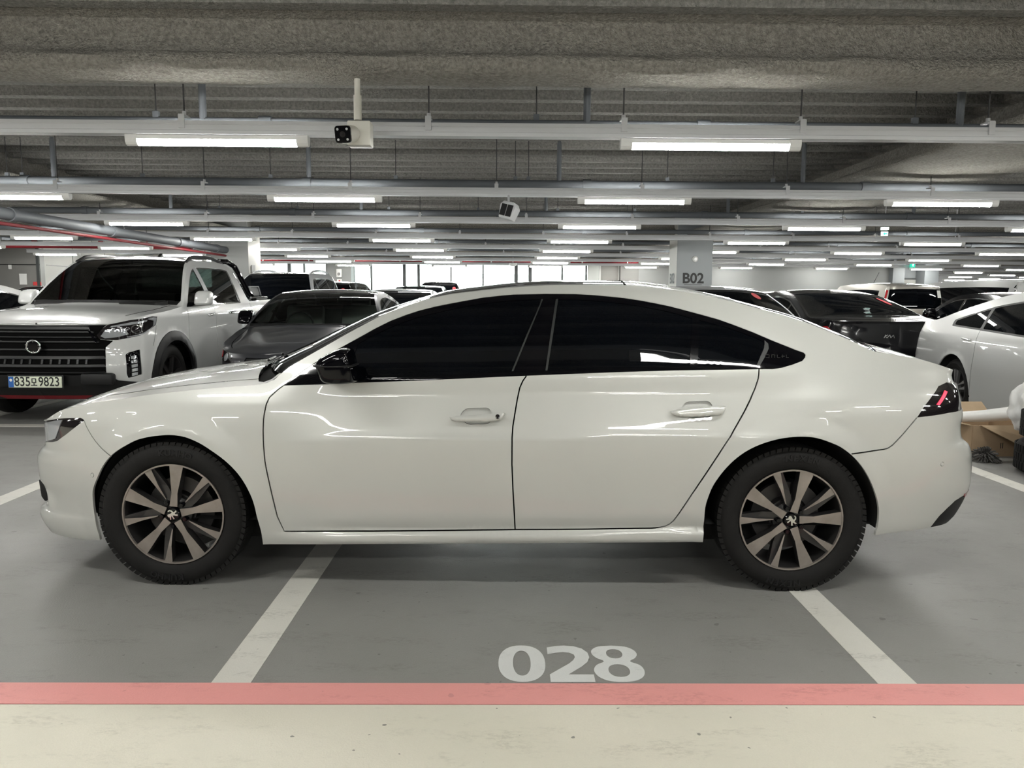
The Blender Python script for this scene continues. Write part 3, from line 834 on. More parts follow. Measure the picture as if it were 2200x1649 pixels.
tube('pipe', [(-14.0, 18.4, 2.47), (-7.6, 18.4, 2.47)], .075, M['red_pipe'], t, 14)
for x in (-13, -11.4, -9.8, -8.2): box('pipe_clip', (x, 18.4, 2.62), (.03, .17, .36), M['red_pipe'], t)
t = empty('fire_pipe', (0, 0, 0), 0, 'long red fire pipe above the far windows', 'pipe')
tube('pipe', [(-9.0, 26.6, 2.49), (5.9, 26.6, 2.49)], .085, M['red_pipe'], t, 14)
for x in np.arange(-8.5, 5.8, 1.6): box('pipe_clip', (x, 26.6, 2.50), (.03, .19, .19), M['plastic_white'], t)
# camera on its drop pole
cx, cyy, cz = -.93, 4.82, 2.315
t = empty('security_camera', (cx, cyy, 0), 0, 'white bullet security camera on a drop pole below the ceiling beam', 'camera')
tube('drop_pole', [(0, .02, 2.52), (0, .02, 2.68)], .019, M['camera_white'], t, 12)
tube('pole_socket', [(0, .02, 2.41), (0, .02, 2.56)], .025, M['camera_white'], t, 12)
box('junction_box', (.012, .03, cz+.01), (.145, .11, .15), M['camera_white'], t, .008)
R_ = Matrix.Rotation(math.radians(-12), 4, 'Z') @ Matrix.Rotation(math.radians(12), 4, 'X')
bm = bmesh.new(); add_lathe(bm, [(.001, .05), (.05, .05), (.054, .0), (.055, -.10), (.050, -.115), (.001, -.115)], 24); bmesh.ops.remove_doubles(bm, verts=bm.verts, dist=1e-5); bmesh.ops.recalc_face_normals(bm, faces=bm.faces)
bmesh.ops.transform(bm, matrix=Matrix.Translation((-.035, -.03, cz)) @ R_, verts=bm.verts); hb = bm_obj('camera_barrel', bm, M['camera_white'], t, smooth='auto')
bm = bmesh.new(); add_prism(bm, fillet([(-.05, -.05), (.05, -.05), (.05, .05), (-.05, .05)], .022), -.128, -.112); bmesh.ops.recalc_face_normals(bm, faces=bm.faces)
bmesh.ops.transform(bm, matrix=Matrix.Translation((-.035, -.03, cz)) @ R_, verts=bm.verts); bm_obj('camera_face', bm, M['black_gloss'], hb)
for (x, z) in ((-.03, -.03), (.03, -.03), (.03, .03), (-.03, .03)):
    bm = bmesh.new(); add_tube(bm, [(x, -.127, z), (x, -.131, z)], .0075, 10); bmesh.ops.transform(bm, matrix=Matrix.Translation((-.035, -.03, cz)) @ R_, verts=bm.verts); bm_obj('infrared_led', bm, M['led'], hb)
bm = bmesh.new(); add_lathe(bm, [(.001, -.130), (.018, -.130), (.020, -.126)], 16); bmesh.ops.transform(bm, matrix=Matrix.Translation((-.035, -.03, cz)) @ R_, verts=bm.verts); bm_obj('camera_lens', bm, M['lens_dark'], hb)
# angular sensor unit hanging under the second trough
t = empty('guide_sensor', (.03, 7.95, 0), 0, 'angular white sensor box hanging under the second cable trough', 'sensor')
tube('drop_rod', [(0, .03, 2.26), (0, .03, 2.34), (0, .16, 2.385)], .012, M['trough'], t, 8)
R_ = Matrix.Translation((0, 0, 2.205)) @ Matrix.Rotation(math.radians(-28), 4, 'Z') @ Matrix.Rotation(math.radians(14), 4, 'Y') @ Matrix.Rotation(math.radians(-10), 4, 'X')
bm = bmesh.new(); add_prism(bm, [(-.095, .05), (-.06, .09), (.06, .09), (.095, .04), (.07, -.09), (-.07, -.09)], -.05, .07); bmesh.ops.recalc_face_normals(bm, faces=bm.faces); bmesh.ops.bevel(bm, geom=list(bm.edges), offset=.006, segments=1, affect='EDGES')
bmesh.ops.transform(bm, matrix=R_, verts=bm.verts); bm_obj('housing', bm, M['trough'], t)
for x in (-.036, .036):
    bm = bmesh.new(); add_box(bm, (x, -.056, -.005), (.058, .012, .12)); bmesh.ops.transform(bm, matrix=R_, verts=bm.verts); bm_obj('louvre', bm, M['black'], t)
# exit signs
t = empty('exit_sign', (5.98, 11.9, 0), 0, 'small hanging green exit sign with arrow, nearer of the two', 'sign')
tube('drop_rod', [(0, 0, 2.43), (0, 0, 3.10)], .006, M['trough'], t, 6)
box('lamp_head', (0, 0, 2.415), (.105, .06, .045), M['exit_white'], t); box('sign_face', (0, 0, 2.335), (.10, .03, .065), M['exit_white'], t)
prism('arrow', [(-.03, 2.335), (.0, 2.36), (.0, 2.343), (.035, 2.343), (.035, 2.327), (.0, 2.327), (.0, 2.31)], -.018, -.015, M['exit'], t)
t = empty('exit_sign', (14.0, 25.8, 0), 0, 'green exit sign by the grey door at far right', 'sign')
tube('drop_rod', [(0, 0, 2.57), (0, 0, 3.10)], .006, M['trough'], t, 6); box('sign_face', (0, 0, 2.48), (.16, .05, .19), M['exit'], t); prism('pictogram', [(-.03, 2.43), (0, 2.47), (-.03, 2.50), (.02, 2.53), (.04, 2.49), (.02, 2.46), (.03, 2.42), (.01, 2.42), (0, 2.45)], -.03, -.026, M['exit_white'], t)
t = empty('ceiling_antenna', (8.72, 14.6, 0), 0, 'small white ceiling antenna with two arms at far right', 'antenna')
bm = bmesh.new(); add_tube(bm, [(0, 0, 2.34), (0, 0, 2.46)], [.02, .045], 10); bm_obj('antenna_body', bm, M['plastic_white'], t)
for s_ in (-1, 1): tube('antenna_arm', [(0, 0, 2.43), (s_*.17, 0, 2.47)], .012, M['plastic_white'], t, 6)
tube('drop_rod', [(0, 0, 2.45), (0, 0, 3.12)], .008, M['trough'], t, 6)
t = empty('round_detector', (.25, 25.0, 0), 0, 'round white detector hanging before the far windows', 'detector')
lathe('dome', [(.001, 2.30), (.09, 2.31), (.13, 2.36), (.13, 2.40), (.001, 2.41)], M['plastic_white'], t, 20, 'Z'); tube('drop_rod', [(0, 0, 2.40), (0, 0, 3.12)], .01, M['trough'], t, 6)

# outlines of the white fastback, metres: (along the flank, height)
HO = {
 'front_door': [(-0.887, 0.919), (-0.911, 0.901), (-0.942, 0.869), (-0.952, 0.84), (-0.956, 0.81), (-0.96, 0.776), (-0.961, 0.727), (-0.96, 0.663), (-0.956, 0.588), (-0.951, 0.552), (-0.933, 0.436), (-0.915, 0.333), (-0.887, 0.262), (-0.7, 0.264), (-0.489, 0.267), (-0.174, 0.274), (-0.006, 0.278), (0.155, 0.282), (0.152, 0.34), (0.144, 0.474), (0.139, 0.588), (0.139, 0.707), (0.142, 0.755), (0.152, 0.819), (0.16, 0.868), (0.171, 0.92), (0.184, 0.95), (0.2, 0.973), (-0.029, 0.961), (-0.273, 0.948), (-0.56, 0.935), (-0.61, 0.93)],
 'rear_door': [(0.2, 0.973), (0.184, 0.95), (0.171, 0.92), (0.16, 0.868), (0.152, 0.819), (0.142, 0.755), (0.139, 0.707), (0.139, 0.588), (0.144, 0.474), (0.152, 0.34), (0.155, 0.282), (0.308, 0.284), (0.475, 0.287), (0.621, 0.291), (0.767, 0.294), (0.798, 0.297), (0.827, 0.304), (0.847, 0.316), (0.862, 0.332), (0.886, 0.37), (0.911, 0.412), (0.962, 0.499), (1.012, 0.585), (1.065, 0.675), (1.12, 0.764), (1.155, 0.821), (1.185, 0.873), (1.21, 0.923), (1.225, 0.968), (1.231, 1.008), (0.836, 1), (0.548, 0.989)],
 'shut_front': [(-0.887, 0.919), (-0.911, 0.901), (-0.942, 0.869), (-0.952, 0.84), (-0.956, 0.81), (-0.96, 0.776), (-0.961, 0.727), (-0.96, 0.663), (-0.956, 0.588), (-0.951, 0.552), (-0.933, 0.436), (-0.915, 0.333), (-0.887, 0.262), (-0.7, 0.264), (-0.489, 0.267), (-0.174, 0.274), (-0.006, 0.278), (0.155, 0.282)],
 'shut_mid': [(0.2, 0.973), (0.184, 0.95), (0.171, 0.92), (0.16, 0.868), (0.152, 0.819), (0.142, 0.755), (0.139, 0.707), (0.139, 0.588), (0.144, 0.474), (0.152, 0.34), (0.155, 0.282)],
 'shut_rear': [(1.231, 1.008), (1.225, 0.968), (1.21, 0.923), (1.185, 0.873), (1.155, 0.821), (1.12, 0.764), (1.065, 0.675), (1.012, 0.585), (0.962, 0.499), (0.911, 0.412), (0.886, 0.37), (0.862, 0.332), (0.847, 0.316), (0.827, 0.304), (0.798, 0.297), (0.767, 0.294), (0.621, 0.291), (0.475, 0.287), (0.308, 0.284), (0.155, 0.282)],
 'dlo': [(-0.891, 0.917), (-0.847, 0.953), (-0.803, 0.987), (-0.727, 1.039), (-0.649, 1.083), (-0.56, 1.133), (-0.492, 1.173), (-0.424, 1.208), (-0.358, 1.234), (-0.295, 1.255), (-0.226, 1.273), (-0.153, 1.288), (-0.08, 1.302), (-0.009, 1.315), (0.065, 1.324), (0.139, 1.331), (0.213, 1.333), (0.285, 1.335), (0.359, 1.335), (0.431, 1.335), (0.505, 1.331), (0.578, 1.325), (0.651, 1.318), (0.721, 1.308), (0.793, 1.295), (0.862, 1.281), (0.931, 1.263), (1.007, 1.243), (1.079, 1.223), (1.146, 1.199), (1.227, 1.168), (1.313, 1.131), (1.416, 1.091), (1.452, 1.079), (1.459, 1.069), (1.454, 1.057), (1.438, 1.043), (1.392, 1.028), (1.337, 1.014), (1.293, 1.008), (1.231, 1.008), (0.836, 1), (0.548, 0.989), (0.2, 0.973), (-0.029, 0.961), (-0.273, 0.948), (-0.56, 0.935), (-0.61, 0.93), (-0.887, 0.919)],
 'front_glass': [(-0.579, 0.945), (-0.581, 1.03), (-0.564, 1.104), (-0.489, 1.146), (-0.42, 1.179), (-0.355, 1.205), (-0.292, 1.226), (-0.223, 1.243), (-0.151, 1.26), (-0.078, 1.275), (-0.008, 1.287), (0.066, 1.296), (0.14, 1.303), (0.207, 1.306), (0.261, 1.308), (0.201, 1.151), (0.134, 0.988), (-0.029, 0.979), (-0.273, 0.965)],
 'rear_glass': [(0.284, 0.993), (0.315, 1.152), (0.343, 1.308), (0.434, 1.308), (0.503, 1.304), (0.576, 1.299), (0.648, 1.291), (0.718, 1.281), (0.79, 1.269), (0.859, 1.255), (0.91, 1.24), (0.956, 1.228), (0.939, 1.122), (0.924, 1.019), (0.734, 1.013), (0.548, 1.006)],
 'quarter_glass': [(0.959, 1.019), (0.973, 1.122), (0.989, 1.22), (1.044, 1.205), (1.106, 1.19), (1.167, 1.168), (1.228, 1.146), (1.269, 1.127), (1.273, 1.113), (1.268, 1.097), (1.245, 1.061), (1.223, 1.025), (1.085, 1.021)],
 'divider': [(0.259, 1.282), (0.268, 1.31), (0.276, 1.31), (0.207, 1.149), (0.142, 0.992), (0.134, 0.992), (0.199, 1.149)],
 'divider2': [(0.335, 1.31), (0.346, 1.312), (0.319, 1.152), (0.293, 0.997), (0.284, 0.997), (0.308, 1.152)],
 'quarter_seal': [(1.276, 1.133), (1.291, 1.117), (1.29, 1.097), (1.27, 1.065), (1.238, 1.024), (1.223, 1.024), (1.245, 1.061), (1.268, 1.097), (1.273, 1.113)],
 'headlight': [(-2.018, 0.741), (-1.972, 0.749), (-1.928, 0.754), (-1.875, 0.758), (-1.83, 0.761), (-1.815, 0.756), (-1.809, 0.75), (-1.829, 0.737), (-1.857, 0.718), (-1.916, 0.68), (-1.978, 0.645), (-2.01, 0.638)],
 'headlight_clear': [(-1.998, 0.738), (-1.948, 0.744), (-1.967, 0.7), (-1.994, 0.655), (-2.017, 0.648)],
 'bumper_line': [(-1.809, 0.75), (-1.797, 0.728), (-1.781, 0.703), (-1.764, 0.679), (-1.746, 0.658), (-1.726, 0.641), (-1.703, 0.624), (-1.679, 0.609), (-1.659, 0.595)],
 'tail_light': [(1.932, 0.801), (1.975, 0.852), (2.021, 0.891), (2.08, 0.932), (2.116, 0.939), (2.154, 0.946), (2.187, 0.939), (2.173, 0.916), (2.156, 0.877), (2.142, 0.83), (2.123, 0.815), (2.01, 0.806)],
 'tail_bar': [(2.111, 0.913), (2.127, 0.907), (2.058, 0.851), (2.042, 0.854)],
 'tail_line': [(1.932, 0.801), (1.909, 0.776), (1.885, 0.749), (1.853, 0.715), (1.819, 0.681), (1.8, 0.668), (1.785, 0.663), (1.715, 0.655), (1.624, 0.646)],
 'diffuser': [(2.051, 0.277), (2.071, 0.282), (2.088, 0.311), (2.109, 0.338), (2.151, 0.372), (2.198, 0.403), (2.25, 0.416), (2.295, 0.418)],
 'front_arch': [(-1.83, 0.107), (-1.773, 0.189), (-1.775, 0.26), (-1.78, 0.329), (-1.776, 0.412), (-1.761, 0.456), (-1.739, 0.496), (-1.708, 0.548), (-1.669, 0.594), (-1.632, 0.623), (-1.59, 0.648), (-1.536, 0.675), (-1.476, 0.691), (-1.428, 0.698), (-1.382, 0.702), (-1.337, 0.699), (-1.295, 0.69), (-1.24, 0.667), (-1.19, 0.636), (-1.135, 0.596), (-1.087, 0.549), (-1.052, 0.498), (-1.025, 0.438), (-1.011, 0.388), (-1.003, 0.335), (-0.994, 0.288), (-0.989, 0.252), (-0.989, 0.197), (-1, 0.151)],
 'rear_arch': [(1.008, 0.173), (0.993, 0.239), (0.995, 0.308), (0.996, 0.396), (1.008, 0.45), (1.025, 0.499), (1.057, 0.553), (1.095, 0.601), (1.137, 0.64), (1.182, 0.67), (1.233, 0.693), (1.289, 0.71), (1.338, 0.719), (1.387, 0.723), (1.43, 0.722), (1.471, 0.716), (1.527, 0.698), (1.578, 0.675), (1.63, 0.637), (1.676, 0.589), (1.71, 0.542), (1.738, 0.492), (1.76, 0.444), (1.775, 0.396), (1.781, 0.35), (1.782, 0.305), (1.778, 0.266), (1.816, 0.164)],
 'sill': [(-0.992, 0.259), (-0.887, 0.256), (-0.488, 0.263), (-0.173, 0.27), (0.156, 0.277), (0.475, 0.283), (0.767, 0.289), (0.84, 0.291), (0.994, 0.279), (1.01, 0.173), (-0.501, 0.143), (-1.004, 0.137)],
 'bottom': [(-2.018, 0.18), (-1.954, 0.177), (-1.864, 0.181), (-1.773, 0.189), (-0.989, 0.197), (-0.488, 0.211), (0.141, 0.222), (0.993, 0.239), (1.778, 0.266), (1.91, 0.274), (2.048, 0.282)],
 'grip_front': [(-0.136, 0.793), (-0.109, 0.798), (-0.077, 0.802), (-0.006, 0.807), (0.057, 0.812), (0.098, 0.817), (0.107, 0.81), (0.101, 0.796), (0.091, 0.784), (0.058, 0.778), (-0.006, 0.777), (-0.077, 0.776), (-0.113, 0.777), (-0.127, 0.78)],
 'pocket_front': [(-0.136, 0.794), (-0.109, 0.814), (-0.069, 0.829), (0.005, 0.837), (0.059, 0.835), (0.111, 0.827), (0.109, 0.812), (0.093, 0.78), (0.06, 0.764), (0.007, 0.757), (-0.034, 0.756), (-0.077, 0.761), (-0.119, 0.774)],
 'grip_rear': [(0.829, 0.827), (0.86, 0.835), (0.901, 0.842), (0.967, 0.85), (1.027, 0.854), (1.063, 0.853), (1.075, 0.85), (1.07, 0.837), (1.062, 0.824), (1.048, 0.815), (0.975, 0.808), (0.9, 0.804), (0.863, 0.807), (0.837, 0.817)],
 'pocket_rear': [(0.825, 0.827), (0.854, 0.849), (0.9, 0.864), (0.968, 0.868), (1.029, 0.868), (1.077, 0.856), (1.072, 0.833), (1.049, 0.809), (1.006, 0.798), (0.944, 0.794), (0.894, 0.796), (0.849, 0.807)],
 'misc': [(0.075, 0.8), (-1.765, 0.505), (2.078, 0.586), (1.297, 1.063), (1.41, 1.057)],
 'seam': [(1.308, 1.059), (1.345, 1.061), (1.41, 1.059)],
 'mirror_top': [(-0.693, 1.031), (-0.682, 1.047), (-0.668, 1.06), (-0.632, 1.08), (-0.592, 1.096), (-0.553, 1.093), (-0.545, 1.075), (-0.538, 1.05), (-0.534, 1.028), (-0.612, 1.023)],
 'mirror_low': [(-0.693, 1.029), (-0.612, 1.025), (-0.534, 1.028), (-0.53, 1.02), (-0.53, 0.964), (-0.538, 0.952), (-0.597, 0.946), (-0.645, 0.95), (-0.666, 0.963), (-0.678, 0.989), (-0.687, 1.014)],
 'plateholder': [(-2.275, 0.378), (-2.239, 0.383), (-2.234, 0.269), (-2.264, 0.293)],
}

# ------------------------------------------------------------------ the white fastback in front
def hero_side(s, a, z):
    zz = z - .018*a
    base = np.interp(zz, *s.t_side); smooth = np.interp(zz, *s.t_smooth)
    w = sstep(a, -1.0, -.55) * (1 - sstep(a, 1.15, 1.6))
    r = base*w + smooth*(1-w)
    r = r - .006*np.exp(-((a-1.35)/.55)**2 - ((z-.84)/.085)**2)
    return r + np.clip(z-1.0, 0, 1)*.10*sstep(a, .6, 1.8)
HSP = dict(
 plan=[(-2.33,0),(-2.322,.22),(-2.295,.42),(-2.235,.58),(-2.12,.715),(-1.95,.80),(-1.7,.858),(-1.3,.897),(-.8,.915),(0,.925),(.8,.925),(1.3,.918),(1.7,.90),(2.0,.858),(2.2,.79),(2.32,.69),(2.38,.55),(2.41,.32),(2.418,0)],
 side_in=[(.10,.10),(.17,.07),(.205,.035),(.235,.016),(.262,.018),(.278,.036),(.31,.028),(.336,.0225),(.345,.0215),(.40,.018),(.50,.010),(.60,.003),(.66,0),(.704,.0005),(.709,.0035),(.714,.006),(.76,.0205),(.82,.039),(.880,.0575),(.885,.0592),(.890,.0600),(.93,.0625),(.965,.0660),(.985,.0735),(1.05,.105),(1.15,.158),(1.25,.227),(1.33,.296),(1.40,.38),(1.5,.5)],
 smooth=[(.10,.10),(.17,.065),(.205,.04),(.25,.028),(.33,.020),(.45,.010),(.58,.001),(.66,0),(.74,.004),(.80,.012),(.85,.025),(.89,.045),(.94,.075),(.98,.10),(1.05,.135),(1.15,.185),(1.25,.245),(1.33,.305),(1.40,.38),(1.5,.5)],
 front_in=[(.08,.36),(.12,.26),(.136,.17),(.191,.075),(.256,.038),(.273,.045),(.305,.105),(.35,.11),(.40,.095),(.44,.06),(.531,.058),(.577,.09),(.609,.145),(.66,.146),(.717,.135),(.78,.19)],
 rear_in=[(.12,.4),(.24,.28),(.311,.11),(.407,.042),(.472,.028),(.596,.04),(.642,.062),(.691,.152),(.74,.168),(.789,.146),(.813,.15),(.868,.16),(.925,.182),(.94,.215),(.969,.205),(1.003,.16),(1.1,.17)],
 ztop=[(-2.4,.74),(-2.33,.74),(-2.2,.745),(2.5,1.0)],
 zbot=[(-2.4,.2),(2.5,.2)], crown=[(-2.4,0),(2.5,0)], bow=[(-2.4,0),(2.5,0)],
 side_fn=hero_side,
 flares=[(-1.3965,.345,.385,.078,.013),(1.3965,.345,.385,.078,.013)],
)
HSP['ztop'] = [(-2.45, .70), (-2.33, .706), (-2.2, .716)] + [(-2.058, 0.735), (-2.012, 0.759), (-1.956, 0.785), (-1.87, 0.809), (-1.77, 0.83), (-1.655, 0.847), (-1.467, 0.875), (-1.287, 0.896), (-1.118, 0.912), (-0.991, 0.923), (-0.931, 0.944), (-0.89, 0.984), (-0.834, 1.021), (-0.711, 1.093), (-0.575, 1.172), (-0.438, 1.244), (-0.289, 1.298), (-0.156, 1.329), (-0.01, 1.347), (0.139, 1.363), (0.362, 1.376), (0.657, 1.377), (0.875, 1.357), (1.024, 1.332), (1.167, 1.301), (1.318, 1.261), (1.481, 1.214), (1.618, 1.16), (1.715, 1.12), (1.797, 1.083), (1.949, 1.062), (2.082, 1.034), (2.229, 0.999)] + [(2.33, .985), (2.45, .98)]
HSP['zbot'] = [(-2.45, .18), (-2.018, .180), (-1.864, .181), (-1.774, .189), (-.99, .197), (-.488, .211), (.141, .222), (.993, .238), (1.78, .265), (1.91, .274), (2.048, .282), (2.45, .285)]
HSP['crown'] = [(-2.45, .005), (-2.1, .02), (-1.9, .045), (-1.7, .055), (-1.3, .052), (-1.05, .05), (-.95, .03), (-.9, .005), (-.72, 0), (-.45, .002), (-.29, .012), (-.16, .024), (.36, .032), (.9, .032), (1.18, .03), (1.5, .03), (1.8, .028), (1.95, .012), (2.3, .006), (2.45, 0)]
HSP['bow'] = [(-2.45, 0), (-2.1, 0), (-1.3, -.01), (-1.05, -.10), (-.95, -.22), (-.9, -.24), (-.72, -.2), (-.45, -.13), (-.29, -.08), (-.1, -.04), (.3, 0), (1.0, .04), (1.5, .1), (1.8, .13), (1.95, .12), (2.2, .03), (2.45, 0)]
HS = Surf(HSP); HS.t_smooth = pchip(*np.array(HSP['smooth'], float).T)
hero = Car(HS, 'white fastback sedan with black side glass parked sideways across the bays in the foreground')
def circ(c, r, n=14): return [(c[0]+r*math.cos(2*math.pi*i/n), c[1]+r*math.sin(2*math.pi*i/n)) for i in range(n)]
_hl = HO['headlight']; _tl = HO['tail_light']
_bump = [(-3.4, 0), (-3.4, .702), (-2.3, .712), (-2.06, .735)] + _hl[:1] + _hl[-1:5:-1] + HO['bumper_line'] + [(-1.70, .53), (-1.72, .3), (-1.70, 0)]
_rbump = HO['tail_line'][::-1] + [_tl[-1], _tl[-2], (2.35, .80), (3.4, .80), (3.4, 0), (1.65, 0), (1.7, .4), (1.66, .55)]
_trim = [HO['misc'][k] for k in range(3)]
R = []
def reg(n, p, m='white', d=0., **k): R.append(dict(n=n, p=p, m=m, d=d, **k))
reg('front_bumper', _bump)
reg('grille', [(-3.3, .36), (-2.47, .36), (-2.42, .50), (-2.50, .60), (-3.3, .62)], 'black', .02)
reg('lower_intake', [(-3.3, .205), (-2.40, .205), (-2.36, .27), (-2.45, .31), (-3.3, .31)], 'black', .02)
reg('rear_bumper', _rbump)
reg('rear_diffuser', HO['diffuser'] + [(3.4, .425), (3.4, 0), (2.03, 0)], 'black', .004)
reg('reflector', [(2.27, .425), (2.40, .43), (2.40, .412), (2.29, .408)], 'red_lens', -.001)
reg('sill', HO['sill'])
reg('front_door', HO['front_door']); reg('rear_door', HO['rear_door'])
reg('window_trim', HO['dlo'], 'black_gloss', .003)
reg('front_window', HO['front_glass'], 'privacy', .006, par='front_door')
reg('rear_window', HO['rear_glass'], 'privacy', .006, par='rear_door')
reg('quarter_window', HO['quarter_glass'], 'privacy', .006, par='rear_door')
reg('window_seal', HO['divider'], 'rubber_trim', .002, par='front_door'); reg('window_seal', HO['divider2'], 'rubber_trim', .002, par='rear_door')
reg('window_seal', HO['quarter_seal'], 'rubber_trim', .002, par='rear_door')
reg('headlight', _hl + [(-2.3, .60), (-2.28, .70), (-2.10, .728)], 'lens_dark', .004)
reg('light_guide', HO['headlight_clear'] + [(-2.2, .61), (-2.2, .70), (-2.06, .725)], 'lens', .001, par='headlight', lab='clear bright front of the headlight')
reg('tail_light', _tl[:7] + [(2.30, .935), (3.2, .93), (3.2, .86), (2.35, .82)] + _tl[10:], 'lens_dark', .003)
reg('light_bar', HO['tail_bar'], 'red_led', .0, par='tail_light', lab='slanted red light bar')
for k in ('front', 'rear'):
    g = np.array(HO['grip_'+k]).mean(0)
    reg('handle_recess', fillet([(g[0]-.085, g[1]+.005), (g[0]-.06, g[1]+.036), (g[0]+.045, g[1]+.040), (g[0]+.062, g[1]+.010), (g[0]+.05, g[1]-.030), (g[0]-.055, g[1]-.034)], .03), 'white', .014, par=k+'_door', f=.02)
for c, n in ((_trim[1], 'front_bumper'), (_trim[2], 'rear_bumper')):
    reg('panel_gap', circ(c, .0105), 'seam', .004, f=0); reg('parking_sensor', circ(c, .0085), 'white', -.001, par=n)
for k in ('shut_front', 'shut_mid', 'shut_rear', 'tail_line'):
    reg('panel_gap', strip(HO[k], .0062), 'seam', .009, f=0)
reg('panel_gap', strip(HO['bumper_line'], .0045), 'seam', .008, f=0)
for k in ('front_arch', 'rear_arch'): reg(None, [tuple(q) for q in catmull(HO[k], 3)], cut=1)
hero.build_side(R, (.03, .02))
T_ = []
def treg(n, p, m='white', d=0., **k): T_.append(dict(n=n, p=p, m=m, d=d, **k))
treg('hood', [(-2.45, -.9), (-2.0, -.86), (-1.6, -.86), (-1.2, -.86), (-1.0, -.86), (-1.0, .86), (-1.6, .86), (-2.0, .86), (-2.45, .9)], 'white')
for s_ in (-1, 1): treg('panel_gap', strip([(-2.05, .868*s_), (-1.6, .868*s_), (-1.0, .868*s_)], .010), 'seam', .006)
treg('wiper_cowl', [(-1.0, -.93), (-.975, -.965), (-.905, -.965), (-.905, .965), (-.975, .965), (-1.0, .93)], 'seam', .022, f=.03)
treg('windscreen', [(-.905, -.972), (-.29, -.965), (-.29, .965), (-.905, .972)], 'privacy', .002)
for s_ in (-1, 1): treg('windscreen_trim', [(-.905, s_*.972), (-.905, s_*1.01), (-.29, s_*1.01), (-.29, s_*.972)], 'black_gloss', .0)
treg('roof_glass', [(-.285, -.955), (.66, -.955), (.66, .955), (-.285, .955)], 'privacy', .001, lab='black glass panel of the roof')
treg('rear_screen', [(1.175, -.985), (1.79, -.985), (1.79, .985), (1.175, .985)], 'privacy', .004)
treg('panel_gap', strip([(.665, -1.), (.665, 0), (.665, 1.)], .012), 'seam', .004)
treg('panel_gap', strip([(1.80, -.99), (1.80, 0), (1.80, .99)], .010), 'seam', .004)
treg('trunk_lid', [(1.806, -.93), (2.5, -.93), (2.5, .93), (1.806, .93)], 'white')
hero.build_top(T_, (.04, .05))
hero.floor(.30)
prism('floor_pan_light_block', [(-1.78, .20), (-1.70, .175), (1.62, .185), (1.72, .21), (1.72, .32), (-1.78, .32)], -.70, .70, M['under'], hero.root)  # unseen low underbody block, added to keep light from passing beneath the car
HUB = ((-1.3965, .335), (1.3965, .335))
hero.liners(HUB[:1], .385, .80, .45); hero.liners(HUB[1:], .385, .86, .45)
# grips, key lock, badge, wipers
hero.pad('handle', HO['grip_front'], .012, 'white', 'front_door', .020, True, .008, .012)
hero.pad('handle', HO['grip_rear'], .012, 'white', 'rear_door', .020, True, .008, .012)
hero.pad('lock_barrel', circ(HO['misc'][0], .0100), .0008, 'lens_dark', 'front_door', .033, False, .004, .003)
_b = HS.side(np.array([HO['misc'][3][0]-.02, HO['misc'][4][0]]), np.array([HO['misc'][3][1]]*2), -.001)
_ch = [(0, 0, .022, .004), (0, .013, .022, .004), (.018, 0, .004, .017), (.030, 0, .004, .017), (.030, .013, .018, .004), (.044, 0, .004, .017), (.056, 0, .016, .004), (.056, 0, .004, .017), (.076, .0065, .018, .004), (.080, .0, .004, .017), (.098, 0, .004, .017), (.098, 0, .014, .004)]
bm = bmesh.new()
for (x, y, w_, h_) in _ch:
    q = HS.side(np.array([_b[0][0]+x+w_/2-.01]), np.array([HO['misc'][3][1]+y+h_/2-.008]), -.001)[0]
    add_box(bm, q, (w_*.8, .002, h_*.8))
bm_obj('badge', bm, M['chrome'], hero.parts[('window_trim', False)])['label'] = 'small chrome lettering on the black rear pillar trim'
for k, (u_, v0, v1) in enumerate(((-.93, -.85, -.1), (-.945, -.2, .6))):
    vs = np.linspace(v0, v1, 8); q = HS.top(np.full(8, u_+.01), vs, -.012)
    bm = bmesh.new(); add_tube(bm, q, .006, 6); add_tube(bm, [q[1]+[-.05, 0, -.03], q[3]+[0, 0, .010], q[5]+[0, 0, .010]], .007, 6)
    bm_obj('wiper', bm, M['black'], hero.root, smooth='auto')
# license plate on the nose, seen edge-on
prism('plate_holder', [(-2.285, .374), (-2.265, .382), (-2.15, .380), (-2.15, .262), (-2.262, .264), (-2.277, .288)], -.44, .44, M['black'], hero.root, 'XZ', .004)
